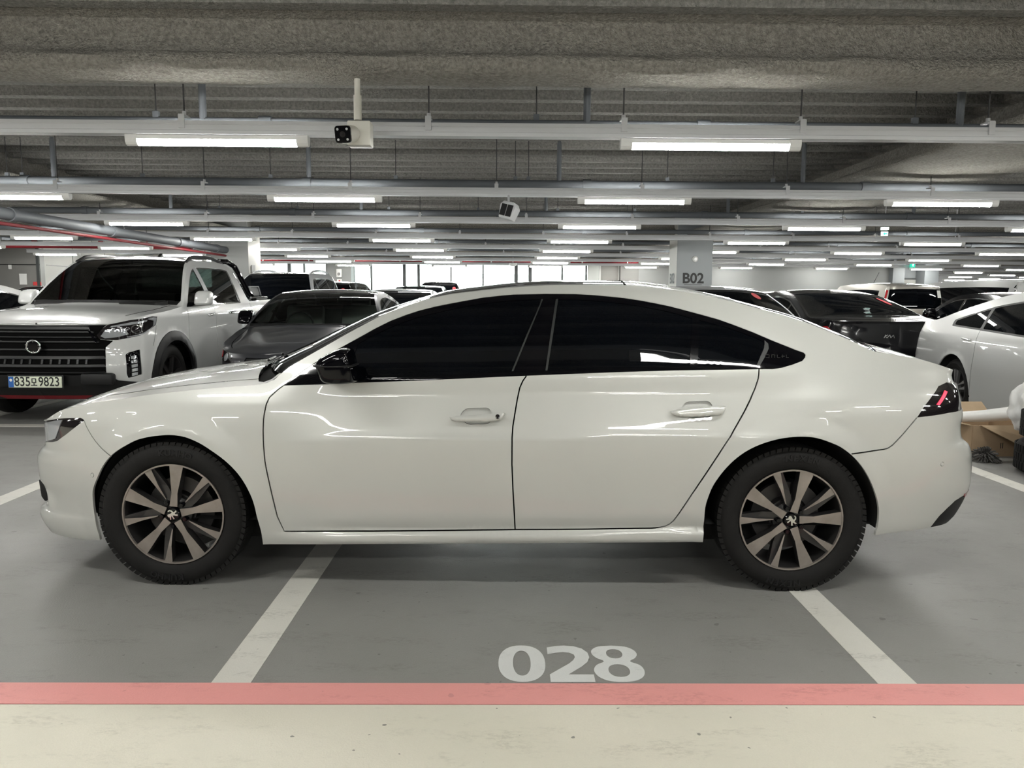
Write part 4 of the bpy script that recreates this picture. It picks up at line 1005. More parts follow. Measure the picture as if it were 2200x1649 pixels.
# door mirrors
def mirror(car, sg, low, top, m_low, m_top, b0, b1, stem, par):
    r = empty('door_mirror', (0, 0, 0)); r.parent = par or car.root
    def shell(name, poly, m, bi, bo):
        P = np.array(round_poly(poly, 3)); c = P.mean(0)
        lay = [(.90, bi), (1.0, bi+.02), (1.0, bi+(bo-bi)*.66), (.955, bi+(bo-bi)*.84), (.82, bi+(bo-bi)*.955), (.5, bo)]
        V, F = [], []
        n = len(P)
        for (k, b) in lay:
            for p in P: V.append((c[0]+(p[0]-c[0])*k, sg*b, c[1]+(p[1]-c[1])*k))
        for i in range(len(lay)-1):
            for j in range(n):
                F.append((i*n+j, i*n+(j+1) % n, (i+1)*n+(j+1) % n, (i+1)*n+j))
        F.append(tuple(range(n))); F.append(tuple((len(lay)-1)*n+j for j in range(n)))
        bm = bmesh.new(); bm.from_mesh(mesh_np('t', V, F)); bmesh.ops.recalc_face_normals(bm, faces=bm.faces)
        return bm_obj(name, bm, M[m], r, smooth=True)
    if top:
        P = np.array(top); Q = np.array(low)
        whole = [tuple(q) for q in P[:-1]] + [tuple(q) for q in Q[3:]]
        shell('mirror_housing', whole, m_low, b0, b1)
        x0, x1 = P[:, 0].min(), P[:, 0].max()
        shell('mirror_band', [(x0-.003, Q[0][1]+.002), (x0+.06, Q[1][1]+.004), (x1-.001, Q[2][1]+.004), (x1-.001, Q[2][1]-.006), (x0+.06, Q[1][1]-.006), (x0+.001, Q[0][1]-.008)], 'black', b0+.01, b1+.002)
    else: shell('mirror_housing', low, m_low, b0, b1)
    bm = bmesh.new(); add_tube(bm, [(stem[0], sg*stem[1], stem[2]), (stem[3], sg*(b0+.02), stem[4])], [.03, .022], 8)
    bm_obj('mirror_arm', bm, M['black_gloss'], r, smooth='auto')
    return r
for sg in (-1, 1):
    mirror(hero, sg, HO['mirror_low'], HO['mirror_top'], 'black_gloss', 'black_gloss', .90, 1.06, (-.68, .84, .955, -.62, .985), hero.parts.get(('front_door', sg > 0)))
# wheels
LION = [(-.30,.78),(-.10,.92),(.12,.85),(.22,.62),(.25,.30),(.38,.05),(.55,.10),(.70,.35),(.62,.62),(.78,.72),(.92,.40),(.80,.02),(.55,-.18),(.42,-.25),(.50,-.50),(.72,-.78),(.40,-.82),(.22,-.50),(.10,-.40),(-.05,-.62),(-.02,-.90),(-.36,-.86),(-.28,-.55),(-.18,-.25),(-.15,0),(-.42,-.08),(-.78,-.22),(-.82,.02),(-.45,.14),(-.18,.22),(-.50,.34),(-.86,.42),(-.80,.60),(-.42,.56),(-.26,.58),(-.42,.66)]
def hero_wheel(a, sg, w0, dth, brand, lion_rot):
    W = empty('wheel', (a, sg*.88, .330)); W.parent = hero.root
    o = -sg              # local y: outward is sg, so inner = o
    R_, rim = .334, .236
    prof = [(rim-.004, .022), (rim+.004, .008), (rim+.012, .002), (rim+.03, -.004), (.285, -.007), (.305, -.002), (.318, .008), (.328, .024), (.3335, .05), (.334, .11), (.3335, .165), (.318, .215), (.29, .225), (rim, .21)]
    lathe('tyre', [(r, o*h) for r, h in prof], M['rubber'], W, 72)
    ty = W.children[-1]
    bm = bmesh.new()                       # shoulder tread blocks
    for i in range(72):
        t = 5*i; q = [pol(.3345, t), pol(.3345, t+4.1), pol(.3165, t+4.9), pol(.3165, t+.8)]
        add_prism(bm, q, o*.0075, o*.05)
    bmesh.ops.recalc_face_normals(bm, faces=bm.faces)
    bm_obj('tread_block', bm, M['rubber'], ty)['kind'] = 'stuff'
    # raised lettering round the sidewall
    if sg < 0:
        for (a_mid, s_) in ((84, brand), (264, brand)):
            n = len(s_)
            for i, chh in enumerate(s_):
                ang = math.radians(a_mid + (n-1)/2*6.1 - i*6.1)
                me = text_mesh(chh, .036, 1.15, .0012, .0015)
                me.transform(Matrix.Rotation(ang-math.pi/2, 4, 'Z')); me.transform(Matrix.Translation((math.cos(ang)*.287, math.sin(ang)*.287, 0)))
                me.transform(Matrix.Translation((0, -.0078, 0)) @ Matrix.Rotation(math.pi/2, 4, 'X'))
                link('sidewall_letter', me, M['black'], ty)
    lathe('rim', [(rim-.004, o*.020), (rim-.011, o*.022), (rim-.016, o*.035), (rim-.022, o*.07), (rim-.03, o*.14), (rim-.03, o*.20)], M['alloy_dark'], W, 60)
    lathe('rim_lip', [(rim-.0035, o*.019), (rim-.0035, o*.010), (rim-.0105, o*.010), (rim-.0115, o*.021)], M['alloy'], W, 60)
    lathe('brake_disc', [(.09, o*.10), (.155, o*.10), (.155, o*.125), (.09, o*.125)], M['iron'], W, 48)
    lathe('disc_bell', [(.09, o*.10), (.085, o*.065), (.02, o*.065)], M['alloy_dark'], W, 32)
    q = [pol(.165, 25+i*8) for i in range(8)] + [pol(.10, 81-i*14) for i in range(5)]
    prism('brake_caliper', q, o*.075, o*.14, M['iron'], W)
    lathe('wheel_hub', [(.001, o*.030), (.060, o*.032), (.074, o*.045), (.078, o*.08)], M['alloy_dark'], W, 40)
    y0, y1 = o*.012, o*.055
    for i in range(5):
        t = w0+72*i; u = t+dth
        wide = [pol(.041, t+26), pol(.10, t+7.5), pol(.228, t+7.6), pol(.2325, t+1), pol(.2325, t-6.2), pol(.224, t-8.2), pol(.10, t-8.2), pol(.041, t-26)]
        bm = bmesh.new()
        fs = add_prism(bm, wide, o*.012, o*.058)
        bmesh.ops.recalc_face_normals(bm, faces=bm.faces)
        for f in bm.faces: f.material_index = 0 if abs(f.normal.y) > .9 and f.calc_center_median().y*o < .03 else 1
        bm_obj('wide_spoke', bm, [M['alloy'], M['alloy_dark']], W)
        th = [pol(.075, u+1.5), pol(.15, u+3.2), pol(.226, u+5.6), pol(.2325, u+5), pol(.2325, u-3.4), pol(.15, u-2.2), pol(.075, u-1.5)]
        bm = bmesh.new(); add_prism(bm, th, o*.014, o*.052)
        bmesh.ops.recalc_face_normals(bm, faces=bm.faces)
        for f in bm.faces: f.material_index = 0 if abs(f.normal.y) > .9 and f.calc_center_median().y*o < .03 else 1
        for v in bm.verts:
            if v.co.y*o < .03 and v.co.x**2+v.co.z**2 < .01: v.co.y += o*.010
        bm_obj('thin_spoke', bm, [M['alloy'], M['alloy_dark']], W)
        fc = [pol(.232, u-3.0), pol(.15, u-2.0), pol(.07, u), pol(.055, u-16), pol(.075, u-26), pol(.13, u-15), pol(.232, u-5.5)]
        bm = bmesh.new(); add_prism(bm, fc, o*.020, o*.055)
        for v in bm.verts:
            if v.co.y*o < .03: v.co.y += o*.012*(1 if v.co.x**2+v.co.z**2 < .04 else 0)
        bmesh.ops.recalc_face_normals(bm, faces=bm.faces)
        bm_obj('spoke_facet', bm, M['alloy_dark'], W)
        l = pol(.056, t+36)
        nut = lathe('wheel_nut', [(.001, o*.012), (.009, o*.012), (.0115, o*.018), (.0115, o*.04)], M['black_gloss'], W, 12)
        nut.location = (l[0], 0, l[1])
    cap = lathe('hub_cap', [(.001, o*.008), (.028, o*.009), (.0315, o*.013), (.033, o*.04)], M['black_gloss'], W, 32)
    c_, s_ = math.cos(math.radians(lion_rot)), math.sin(math.radians(lion_rot))
    p = [((x*c_-y*s_)*.026, (x*s_+y*c_)*.026) for x, y in LION]
    prism('emblem', p, o*.0065, o*.010, M['chrome'], cap)
    return W
hero_wheel(-1.3965, -1, 84, 33, 'KUMHO', 100); hero_wheel(1.3965, -1, 75, 33, 'NEXEN', 20)
hero_wheel(-1.3965, 1, 20, -33, '', 0); hero_wheel(1.3965, 1, 50, -33, '', 0)
hero.place(-.1057+math.sin(.0203)*.88, 3.258+math.cos(.0203)*.88, -.0203)

# ------------------------------------------------------------------ generic parked cars
def car_spec(L, Wd, H, wb, fo, kind='sedan', hood=.74, cowl=.95, belt=(.92, .98), a_cowl=None, a_roof=None, a_back=None, a_deck=None, deck=1.04, tumble=.46, nose_r=.9, tail_r=.8, zb=.2, flat=0.):
    n = -(wb/2+fo); t = n+L; h = Wd/2
    a_cowl = n+1.45 if a_cowl is None else a_cowl
    a_roof = a_cowl+.75 if a_roof is None else a_roof
    pl = [(n, 0), (n+.012, h*.28), (n+.05*nose_r, h*.5), (n+.13*nose_r, h*.68), (n+.26*nose_r, h*.81), (n+.48*nose_r, h*.905), (n+.8*nose_r, h*.955), (n+1.25, h*.985), (0, h), (t-1.1, h*.99),
          (t-.7*tail_r, h*.965), (t-.4*tail_r, h*.915), (t-.2*tail_r, h*.83), (t-.09*tail_r, h*.7), (t-.03*tail_r, h*.5), (t-.006, h*.27), (t, 0)]
    bm_ = (belt[0]+belt[1])/2
    si = [(zb-.12, .14), (zb, .05), (zb+.08, .028), (.45, .010), (.62, 0), (.72, .004), (bm_-.12, .018), (bm_-.04, .04), (bm_, .06)]
    for k in range(1, 6):
        z = bm_+(H+.05-bm_)*k/5; si.append((z, .06+(z-bm_)*tumble*(1+.25*(k/5)**2)))
    fr = [(zb-.12, .3), (zb, .07), (zb+.12, .02), (.5, .0), (.62, .012), (hood, .07), (hood+.14, .20), (hood+.8, .6)]
    if kind == 'sedan':
        re_ = [(zb-.1, .3), (zb+.02, .1), (.4, .01), (.55, 0), (.68, .03), (.75, .06), (deck-.06, .09), (deck+.05, .06), (deck+.4, .2)]
        zt = [(n-.1, hood-.01), (n+.12, hood), (n+.45, hood+.06), (a_cowl-.25, cowl-.03), (a_cowl-.08, cowl), (a_cowl+.02, cowl+.06)]
        zt += [(a_cowl+(a_roof-a_cowl)*k, cowl+.06+(H-.055-cowl-.06)*(1-(1-k)**1.55)) for k in (.25, .5, .75, 1.)]
        a_back = t-1.45 if a_back is None else a_back; a_deck = t-.5 if a_deck is None else a_deck
        mid = (a_roof+a_back)/2
        zt += [(mid-.1, H-.028), (a_back, H-.085)]
        zt += [(a_back+(a_deck-a_back)*k, H-.085-(H-.085-deck-.02)*k**1.12) for k in (.33, .66, 1.)]
        zt += [(a_deck+.1, deck+.005), (t-.05, deck-.02), (t+.1, deck-.03)]
        cr = [(n-.1, .01), (n+.3, .05), (a_cowl-.2, .055), (a_cowl, .01), (a_roof, .015), (mid, .03), (a_back, .03), (a_deck, .03), (a_deck+.15, .015), (t+.1, .0)]
        bo = [(n-.1, 0), (a_cowl-.35, 0), (a_cowl-.05, -.2), (a_cowl+.03, -.22), (a_roof, -.08), (mid, 0), (a_back, .05), (a_deck, .13), (t-.1, .02), (t+.1, 0)]
    else:      # hatch / suv / van: tail wraps up to the roof
        re_ = [(zb-.1, .3), (zb+.02, .08), (.45, .0), (.7, .0), (bm_, .03+flat), (bm_+.1, .06+flat), (H-.25, .22), (H, .34), (H+.2, .5)]
        zt = [(n-.1, hood-.01), (n+.12, hood), (n+.45, hood+.05), (a_cowl-.2, cowl-.02), (a_cowl-.06, cowl), (a_cowl+.02, cowl+.06)]
        zt += [(a_cowl+(a_roof-a_cowl)*k, cowl+.06+(H-.06-cowl-.06)*(1-(1-k)**1.4)) for k in (.25, .5, .75, 1.)]
        zt += [((a_roof+t)/2, H-.03), (t-.5, H-.06), (t-.2, H-.09), (t+.1, H-.11)]
        cr = [(n-.1, .01), (n+.3, .05), (a_cowl-.2, .05), (a_cowl, .01), (a_roof, .015), (0.5, .03), (t-.3, .02), (t+.1, .0)]
        bo = [(n-.1, 0), (a_cowl-.3, 0), (a_cowl-.05, -.16), (a_cowl+.03, -.18), (a_roof, -.07), (.5, 0), (t+.1, 0)]
    return dict(plan=pl, side_in=si, front_in=fr, rear_in=re_, ztop=sorted(zt), zbot=[(n-.2, zb+.03), (n+.5, zb), (t-.6, zb), (t+.2, zb+.06)], crown=cr, bow=bo,
                flares=[(-wb/2, .33, .37, .07, .012), (wb/2, .33, .37, .07, .012)], n=n, t=t, wb=wb, H=H, W=Wd, belt=belt, a_cowl=a_cowl, a_roof=a_roof, a_back=a_back, a_deck=a_deck, kind=kind, cowl=cowl, deck=deck, zb=zb)

def plain_faces(S, sp):
    """lamps, grille and bumper openings for a car of no special make"""
    F = lambda b, z: (float(S.u_front(b)), z); Rr = lambda b, z: (float(S.u_rear(b)), z); A = lambda a, z: (float(S.u_of_a(a)), z)
    n, t, h = sp['n'], sp['t'], sp['W']/2
    z0 = min(.72, float(np.interp(n+.1, *S.t_top))-.06); zr = sp['belt'][1]-.10
    e = [dict(n='grille', p=[(S.u0-.1, z0-.22), (S.u0-.1, z0-.02), F(h*.50, z0-.02), F(h*.44, z0-.22)], m='black', d=.02),
         dict(n='lower_intake', p=[(S.u0-.1, sp['zb']+.06), (S.u0-.1, sp['zb']+.16), F(h*.62, sp['zb']+.16), F(h*.55, sp['zb']+.06)], m='black', d=.02),
         dict(n='headlight', p=[F(h*.58, z0-.09), F(h*.60, z0), A(n+.30, z0+.03), A(n+.46, z0+.05), A(n+.40, z0-.03), A(n+.24, z0-.09)], m='lens_dark', d=.001),
         dict(n='lamp_lens', p=[F(h*.66, z0-.07), F(h*.66, z0-.02), F(h*.80, z0-.01), F(h*.80, z0-.07)], m='lens', d=-.002, par='headlight'),
         dict(n='tail_lamp', p=[A(t-.34, zr-.02), A(t-.30, zr+.05), Rr(h*.70, zr+.06), Rr(h*.52, zr+.04), Rr(h*.54, zr-.06), Rr(h*.75, zr-.09)], m='red_lens', d=-.002),
         dict(n='plate_recess', p=[(S.u1+.1, zr-.20), (S.u1+.1, zr-.06), Rr(.29, zr-.06), Rr(.29, zr-.20)], m='plate', d=.012),
         dict(n='bumper_skirt', p=[(S.u1+.1, sp['zb']), (S.u1+.1, sp['zb']+.14), Rr(h*.78, sp['zb']+.14), Rr(h*.85, sp['zb'])], m='black', d=.004)]
    return e

def simple_car(sp, label, body='white', cat='car', group=None, glassm='privacy', pillars=(.05,), dlo=None, wheel_r=.33, style='five', rail=None, grid=(.07, .045), extra=None, trim='black_gloss', name='car', mirrors=True, handles=True, arch=.385, face='silver_alloy', top_extra=None, roof_m=None, seats=False, steps=True, gap=.01, bar=.0):
    S = Surf(sp); c = Car(S, label, cat, name, group)
    n, t, wb = sp['n'], sp['t'], sp['wb']; b0, b1 = sp['belt']
    a1, a2, rise = dlo
    R = []
    bz = lambda a: b0+(b1-b0)*np.clip((a-a1)/(a2-a1), 0, 1)
    def window(x0, x1, ins, rr):
        lo = [(x, bz(x)+ins) for x in np.linspace(x0, x1, 6)]
        xs = np.linspace(x0, x1, 26)
        zt = np.interp(xs, *S.t_top)-rise-ins
        hi = [(x, z) for x, z in zip(xs, zt) if z > bz(x)+ins+.012]
        return fillet(lo + hi[::-1], rr)
    R.append(dict(n='window_trim', p=window(a1, a2, 0, .02), m=trim, d=.003))
    cuts = [a1+.05] + list(pillars) + [a2-.05]
    for i, (p, q) in enumerate(zip(cuts, cuts[1:])):
        w = .028 if i else .0; w2 = .028 if i < len(cuts)-2 else .0
        R.append(dict(n='side_window', p=window(p+w, q-w2, .018, .02), m=glassm, d=.006))
    R += extra(S) if extra else plain_faces(S, sp)
    gap_lines = []
    for i, p in enumerate(pillars[:2]):
        gap_lines.append([(p, bz(p)), (p-.03, .75), (p, .5), (p+.02, sp['zb']+.09)])
    gap_lines.append([(a1-.02, bz(a1)-.02), (a1-.07, .8), (a1-.06, .55), (a1+.02, sp['zb']+.09), (pillars[0] if len(pillars) else a2, sp['zb']+.09)])
    if gap:
        for g in gap_lines: R.append(dict(n='panel_gap', p=strip([tuple(q) for q in catmull(g, 6)], gap), m='seam', d=.008, f=0))
    for ac in (-wb/2, wb/2):
        R.append(dict(n=None, p=[(float(S.u_of_a(np.clip(ac+arch*math.cos(x), n+.3, t-.3))), wheel_r+arch*math.sin(x)) for x in np.linspace(-.5, math.pi+.5, 22)] , cut=1))
    c.build_side(R, grid, body)
    T = []
    ac, ar = sp['a_cowl'], sp['a_roof']
    u = lambda a: float(S.u_of_a(a))
    T.append(dict(n='windscreen', p=[(u(ac+.0), -.965), (u(ar), -.95), (u(ar), .95), (u(ac+.0), .965)], m=glassm, d=.002))
    T.append(dict(n='wiper_cowl', p=[(u(ac-.07), -.93), (u(ac), -.965), (u(ac), .965), (u(ac-.07), .93)], m='black', d=.006))
    T.append(dict(n='hood', p=[(S.u0+.02, -.9), (u(n+.4), -.86), (u(ac-.07), -.86), (u(ac-.07), .86), (u(n+.4), .86), (S.u0+.02, .9)], m=body, d=.0))
    for s_ in (-1, 1): T.append(dict(n='panel_gap', p=strip([(u(n+.3), .87*s_), (u(ac-.1), .87*s_)], .014), m='seam', d=.005))
    if sp['kind'] == 'sedan':
        T.append(dict(n='rear_screen', p=[(u(sp['a_back']), -.965), (u(sp['a_deck']), -.965), (u(sp['a_deck']), .965), (u(sp['a_back']), .965)], m=glassm, d=.003))
        T.append(dict(n='trunk_lid', p=[(u(sp['a_deck']+.03), -.93), (S.u1-.05, -.93), (S.u1-.05, .93), (u(sp['a_deck']+.03), .93)], m=body))
    if roof_m: T.append(dict(n='roof_glass', p=[(u(ar)+.02, -.93), (u(sp['a_back'] or t-.6), -.93), (u(sp['a_back'] or t-.6), .93), (u(ar)+.02, .93)], m=roof_m))
    if top_extra: T += top_extra(S)
    c.build_top(T, (.08, .09), body)
    c.floor(sp['zb']+.06)
    c.liners([(-wb/2, wheel_r), (wb/2, wheel_r)], arch+.005, sp['W']/2*.88, .4)
    for a in (-wb/2, wb/2):
        for sg in (-1, 1):
            wheel_simple(c.root, a, sp['W']/2-.035, wheel_r, wheel_r*.68, sg, style, face)
    if handles:
        for p in list(pillars[:1]) + [a2-.32]:
            x = p-.16; z = float(bz(p))-.13
            c.pad('door_handle', fillet([(x-.09, z), (x+.09, z+.01), (x+.09, z+.035), (x-.09, z+.025)], .012), .022, 'chrome' if handles == 'chrome' else body, None, .004, True, .012, .012)
    if mirrors:
        z = float(bz(a1))+.03; w = sp['W']/2
        low = [(a1+.10, z+.02), (a1+.16, z+.14), (a1+.28, z+.155), (a1+.30, z+.05), (a1+.26, z), (a1+.14, z-.01)]
        for sg in (-1, 1): mirror(c, sg, low, None, body if mirrors is True else mirrors, body, w-.02, w+.15, (a1+.13, w-.09, z-.01, a1+.18, z+.03), None)
    if seats:
        for (a, b) in ((-.15, -.37), (-.15, .37)):
            bm = bmesh.new()
            add_box(bm, (a, b, .60), (.5, .5, .16), .05); add_box(bm, (a+.27, b, .90), (.14, .5, .58), .05, Matrix.Rotation(.25, 4, 'Y')); add_box(bm, (a+.36, b, 1.24), (.1, .26, .17), .04)
            bm_obj('seat', bm, M[seats], c.root, smooth='auto')
        box('rear_seat', (.85, 0, .85), (.18, 1.2, .55), M[seats], c.root, .05)
        box('dashboard', (sp['a_cowl']+.30, 0, sp['cowl']-.12), (.45, 1.3, .22), M['seat'], c.root, .05)
        bm = bmesh.new()
        q = [(math.cos(x)*.18, math.sin(x)*.18) for x in np.linspace(0, 2*math.pi, 25)]
        add_tube(bm, [(sp['a_cowl']+.62+y*.35, .37*1+x, sp['cowl']+.0+y*.92) for x, y in q], .014, 6)
        bm_obj('steering_wheel', bm, M['seat'], c.root, smooth='auto')
        tube('mirror_stalk', [(ar-.02, 0, sp['H']-.06), (ar-.02, 0, sp['H']-.14)], .012, M['black'], c.root, 6)
        box('rear_view_mirror', (ar-.03, 0, sp['H']-.15), (.03, .24, .06), M['black'], c.root, .01)
    if rail:
        for sg in (-1, 1):
            x0, x1, dz = rail; xs = np.linspace(x0, x1, 9)
            E = S.side(S.u_of_a(xs), np.interp(xs, *S.t_top))
            pts = [(p[0], sg*abs(p[1])*1.0 - sg*.03, p[2]+dz*math.sin(math.pi*min(1, max(0, (i+.0)/8)))**.4) for i, p in enumerate(E)]
            tube('roof_rail', pts, .024, M['bar' if body == 'white2' else 'silver'], c.root, 8)
    return c, S

# ------------------------------------------------------------------ the cars behind, each built to its own measures
def ell(c, rx, rz, n=18): return [(c[0]+rx*math.cos(2*math.pi*i/n), c[1]+rz*math.sin(2*math.pi*i/n)) for i in range(n)]
def plate_on(car, x, y, z, s_, rz, w=.52, h=.11):
    """licence plate facing -x of the car (front) or +x"""
    p = empty('licence_plate', (x, y, z)); p.parent = car.root; p.rotation_euler = (0, 0, rz)
    box('plate_frame', (0, .012, 0), (w+.03, .012, h+.03), M['black'], p, .004); box('plate_sheet', (0, 0, 0), (w, .012, h), M['plate'], p, .003)
    box('plate_band', (-w/2+.028, -.0065, 0), (.05, .002, h*.94), M['plate_blue'], p)
    return p
# --- white pickup at left, nose towards the camera
sp = car_spec(5.08, 1.95, 1.80, 3.0, .95, 'pickup', hood=1.02, cowl=1.20, belt=(1.17, 1.20), a_cowl=-1.02, a_roof=-.38, tumble=.36, nose_r=.55, tail_r=.4, zb=.24)
n_, t_ = sp['n'], sp['t']
sp['ztop'] = [(n_-.1, 1.0), (n_+.05, 1.02), (n_+.35, 1.09), (n_+.9, 1.135), (-1.25, 1.165), (-1.10, 1.185), (-1.02, 1.24), (-.86, 1.39), (-.68, 1.54), (-.5, 1.665), (-.36, 1.725), (-.1, 1.745), (.5, 1.75), (.88, 1.72), (.98, 1.66), (1.06, 1.46), (1.13, 1.27), (1.2, 1.225), (1.7, 1.235), (t_-.2, 1.245), (t_+.1, 1.25)]
sp['crown'] = [(n_-.1, .005), (n_+.3, .05), (-1.3, .06), (-1.05, .02), (-.9, .0), (-.4, .02), (0, .05), (.8, .045), (1.1, .0), (1.3, -.012), (t_, -.012), (t_+.2, 0)]
sp['bow'] = [(n_-.1, 0), (-1.6, 0), (-1.2, -.12), (-1.0, -.2), (-.6, -.13), (-.3, -.06), (.3, 0), (t_+.2, 0)]
sp['front_in'] = [(.2, .22), (.30, .12), (.42, .03), (.58, .0), (.72, .035), (.85, .05), (.98, .06), (1.03, .09), (1.15, .20), (1.4, .4)]
sp['rear_in'] = [(.2, .2), (.35, .05), (.5, 0), (.6, .05), (1.2, .06), (1.5, .1)]
sp['flares'] = [(-1.48, .39, .45, .11, .030), (1.50, .39, .45, .11, .030)]
def pick_extra(S):
    F = lambda b, z: (float(S.u_front(b)), z)
    A = lambda a, z: (float(S.u_of_a(a)), z)
    L0 = S.u0-.1
    e = []
    for ac in (-1.48, 1.50):
        e.append(dict(n='arch_cladding', p=[(float(S.u_of_a(ac+.53*math.cos(x))), .39+.53*math.sin(x)) for x in np.linspace(-.25, math.pi+.25, 26)], m='black', d=-.012, f=.03))
    e.append(dict(n='front_bumper', p=[(L0, .1), (L0, .53), (-2.56, .53), (-2.50, .515), (-2.392, .454), A(n_+.42, .40), A(n_+.46, .1)], m='black', d=-.012))
    e.append(dict(n='grille', p=[(L0, .515), (L0, 1.005), (-2.844, 1.010), (-2.464, 1.016), (-2.51, .985), (-2.56, .915), (-2.545, .868), (-2.42, .853), (-2.492, .793), (-2.499, .765), (-2.499, .515)], m='seam', d=.028))
    for z0, z1, b1 in ((.965, 1.004, -2.66), (.935, .950, -2.62), (.885, .895, -2.60), (.838, .850, -2.57), (.760, .774, -2.52), (.676, .703, -2.515), (.596, .622, -2.515), (.535, .548, -2.515)):
        e.append(dict(n='grille_bar', p=[(L0, z0), (L0, z1), (b1, z1), (b1+.015, z0)], m='bar', d=.006, par='grille'))
    for k in range(6):
        u_ = S.u0+.05+k*.085; e.append(dict(n='grille_rib', p=[(u_, .626), (u_, .672), (u_+.02, .672), (u_+.02, .626)], m='bar', d=.012, par='grille'))
    e.append(dict(n='grille_frame', p=strip([(-2.655, .958), (-2.60, .86), (-2.58, .838)], .02), m='black_gloss', d=.004, par='grille'))
    e.append(dict(n='headlight', p=[(-2.576, .909), (-2.519, .977), (-2.464, 1.014), (-2.225, 1.057), (-1.895, 1.087), (-1.793, 1.08), (-1.844, .997), (-1.993, .94), (-2.132, .899), (-2.274, .876), (-2.38, .86), (-2.489, .862), (-2.555, .872)], m='lens_dark', d=.002))
    e.append(dict(n='reflector', p=[(-2.541, .899), (-2.493, .964), (-2.30, .975), (-2.26, .915), (-2.38, .888), (-2.502, .878)], m='lens', d=.004, par='headlight', lab='bright silvery reflector inside the headlight'))
    e.append(dict(n='light_strip', p=[(-2.45, .985), (-2.43, 1.0), (-2.22, 1.035), (-2.0, 1.055), (-2.02, 1.035), (-2.24, 1.008)], m='lens', d=-.002, par='headlight'))
    e.append(dict(n='light_strip', p=[(-2.0, 1.06), (-1.90, 1.072), (-1.815, 1.07), (-1.86, 1.0), (-1.99, .955), (-2.12, .915), (-2.28, .89), (-2.28, .882), (-2.11, .905), (-1.98, .947), (-1.90, .985), (-1.88, 1.04)], m='lens', d=-.003, par='headlight'))
    e.append(dict(n='projector_ring', p=ell((-2.175, .962), .066, .048), m='chrome', d=-.002, par='headlight'))
    e.append(dict(n='projector_lens', p=ell((-2.175, .962), .050, .037), m='lens_dark', d=-.006, par='headlight'))
    e.append(dict(n='fog_lamp', p=fillet([(-2.315, .52), (-2.312, .713), (-2.281, .731), (-2.156, .757), (-2.158, .62), (-2.150, .498), (-2.298, .472)], .012), m='black_gloss', d=.012))
    for i in range(5):
        z = .492+.043*i
        e.append(dict(n='daytime_led', p=[(-2.262, z), (-2.262, z+.030), (-2.200, z+.036), (-2.202, z+.006)], m='lens', d=-.006, par='fog_lamp'))
    e.append(dict(n='skid_trim', p=[(L0, .262), (L0, .300), F(.50, .300), F(.40, .262)], m='red_pipe', d=-.016, lab='thin red line along the bumper bottom'))
    e.append(dict(n='side_step', p=[A(-.98, .20), A(-.98, .42), A(1.0, .42), A(1.0, .20)], m='black', d=-.005))
    e.append(dict(n='b_pillar', p=[A(-.29, 1.19), A(-.36, 1.66), A(-.25, 1.66), A(-.17, 1.19)], m='silver', d=.004))
    e.append(dict(n='panel_gap', p=strip([A(1.14, 1.2), A(1.13, .9), A(1.10, .45)], .014), m='seam', d=.01, f=0))
    e.append(dict(n='panel_gap', p=strip([(-1.84, .99), (-1.87, .9), (-1.93, .78)], .010), m='seam', d=.01, f=0))
    e.append(dict(n='tail_lamp', p=[A(t_-.12, .85), A(t_-.10, 1.20), (S.u1-.65, 1.20), (S.u1-.65, .85)], m='red_lens', d=-.002))
    return e
def pick_top(S):
    u = lambda a: float(S.u_of_a(a)); r = []
    r.append(dict(n='bed_cover', p=[(u(1.22), -.94), (u(t_-.1), -.94), (u(t_-.1), .94), (u(1.22), .94)], m='black', d=.02))
    r.append(dict(n='rear_cab_window', p=[(u(.98), -.85), (u(1.10), -.85), (u(1.10), .85), (u(.98), .85)], m='tint', d=.0))
    return r
pk, PS = simple_car(sp, 'large white pickup truck parked nose forward at left with black grille', 'white2', 'pickup truck', None, 'tint_dark', (-.25,), (-1.02, .80, .085), .385, 'six', (-.42, .80, .050), (.07, .04), pick_extra, 'chrome', 'pickup_truck', True, 'chrome', .43, 'alloy_dark', pick_top, seats='seat', gap=.010)
for sg in (-1, 1):       # hoop behind the cab, over the bed
    tube('sport_bar', [(.78, sg*.62, 1.775), (.98, sg*.66, 1.78), (1.16, sg*.70, 1.72), (1.42, sg*.80, 1.36), (1.60, sg*.83, 1.24)], .038, M['black_gloss'], pk.root, 10)
    tube('sport_bar_brace', [(1.10, sg*.68, 1.62), (1.30, sg*.76, 1.34), (1.36, sg*.80, 1.24)], .028, M['black_gloss'], pk.root, 8)
bm = bmesh.new(); add_prism(bm, [(1.42, 1.30), (1.46, 1.42), (1.86, 1.43), (1.98, 1.30)], -.80, .80); bmesh.ops.recalc_face_normals(bm, faces=bm.faces); bmesh.ops.bevel(bm, geom=list(bm.edges), offset=.012, segments=2, affect='EDGES'); bm_obj('bar_panel', bm, M['black'], pk.root, smooth='auto')
tube('bed_rail', [(1.36, -.86, 1.275), (2.10, -.86, 1.275)], .016, M['chrome'], pk.root, 8); tube('bed_rail', [(1.36, .86, 1.275), (2.10, .86, 1.275)], .016, M['chrome'], pk.root, 8)
tube('panel_edge', [(1.44, -.805, 1.435), (1.88, -.805, 1.44), (1.98, -.805, 1.31)], .010, M['silver'], pk.root, 6)
prism('roof_fin', [(.30, 1.79), (.40, 1.86), (.45, 1.79)], -.02, .02, M['black'], pk.root)
P_ = plate_on(pk, n_-.035, -.02, .455, None, -math.pi/2)
txt = [('835', -.121), ('9823', .139)]
for s_, x in txt: text('plate_digits', s_, .128, M['ink'], P_, Matrix.Translation((x, -.0075, 0)) @ TF, .84 if len(s_) == 3 else .82, .0016)
bm = bmesh.new()       # the syllable mo drawn from strokes
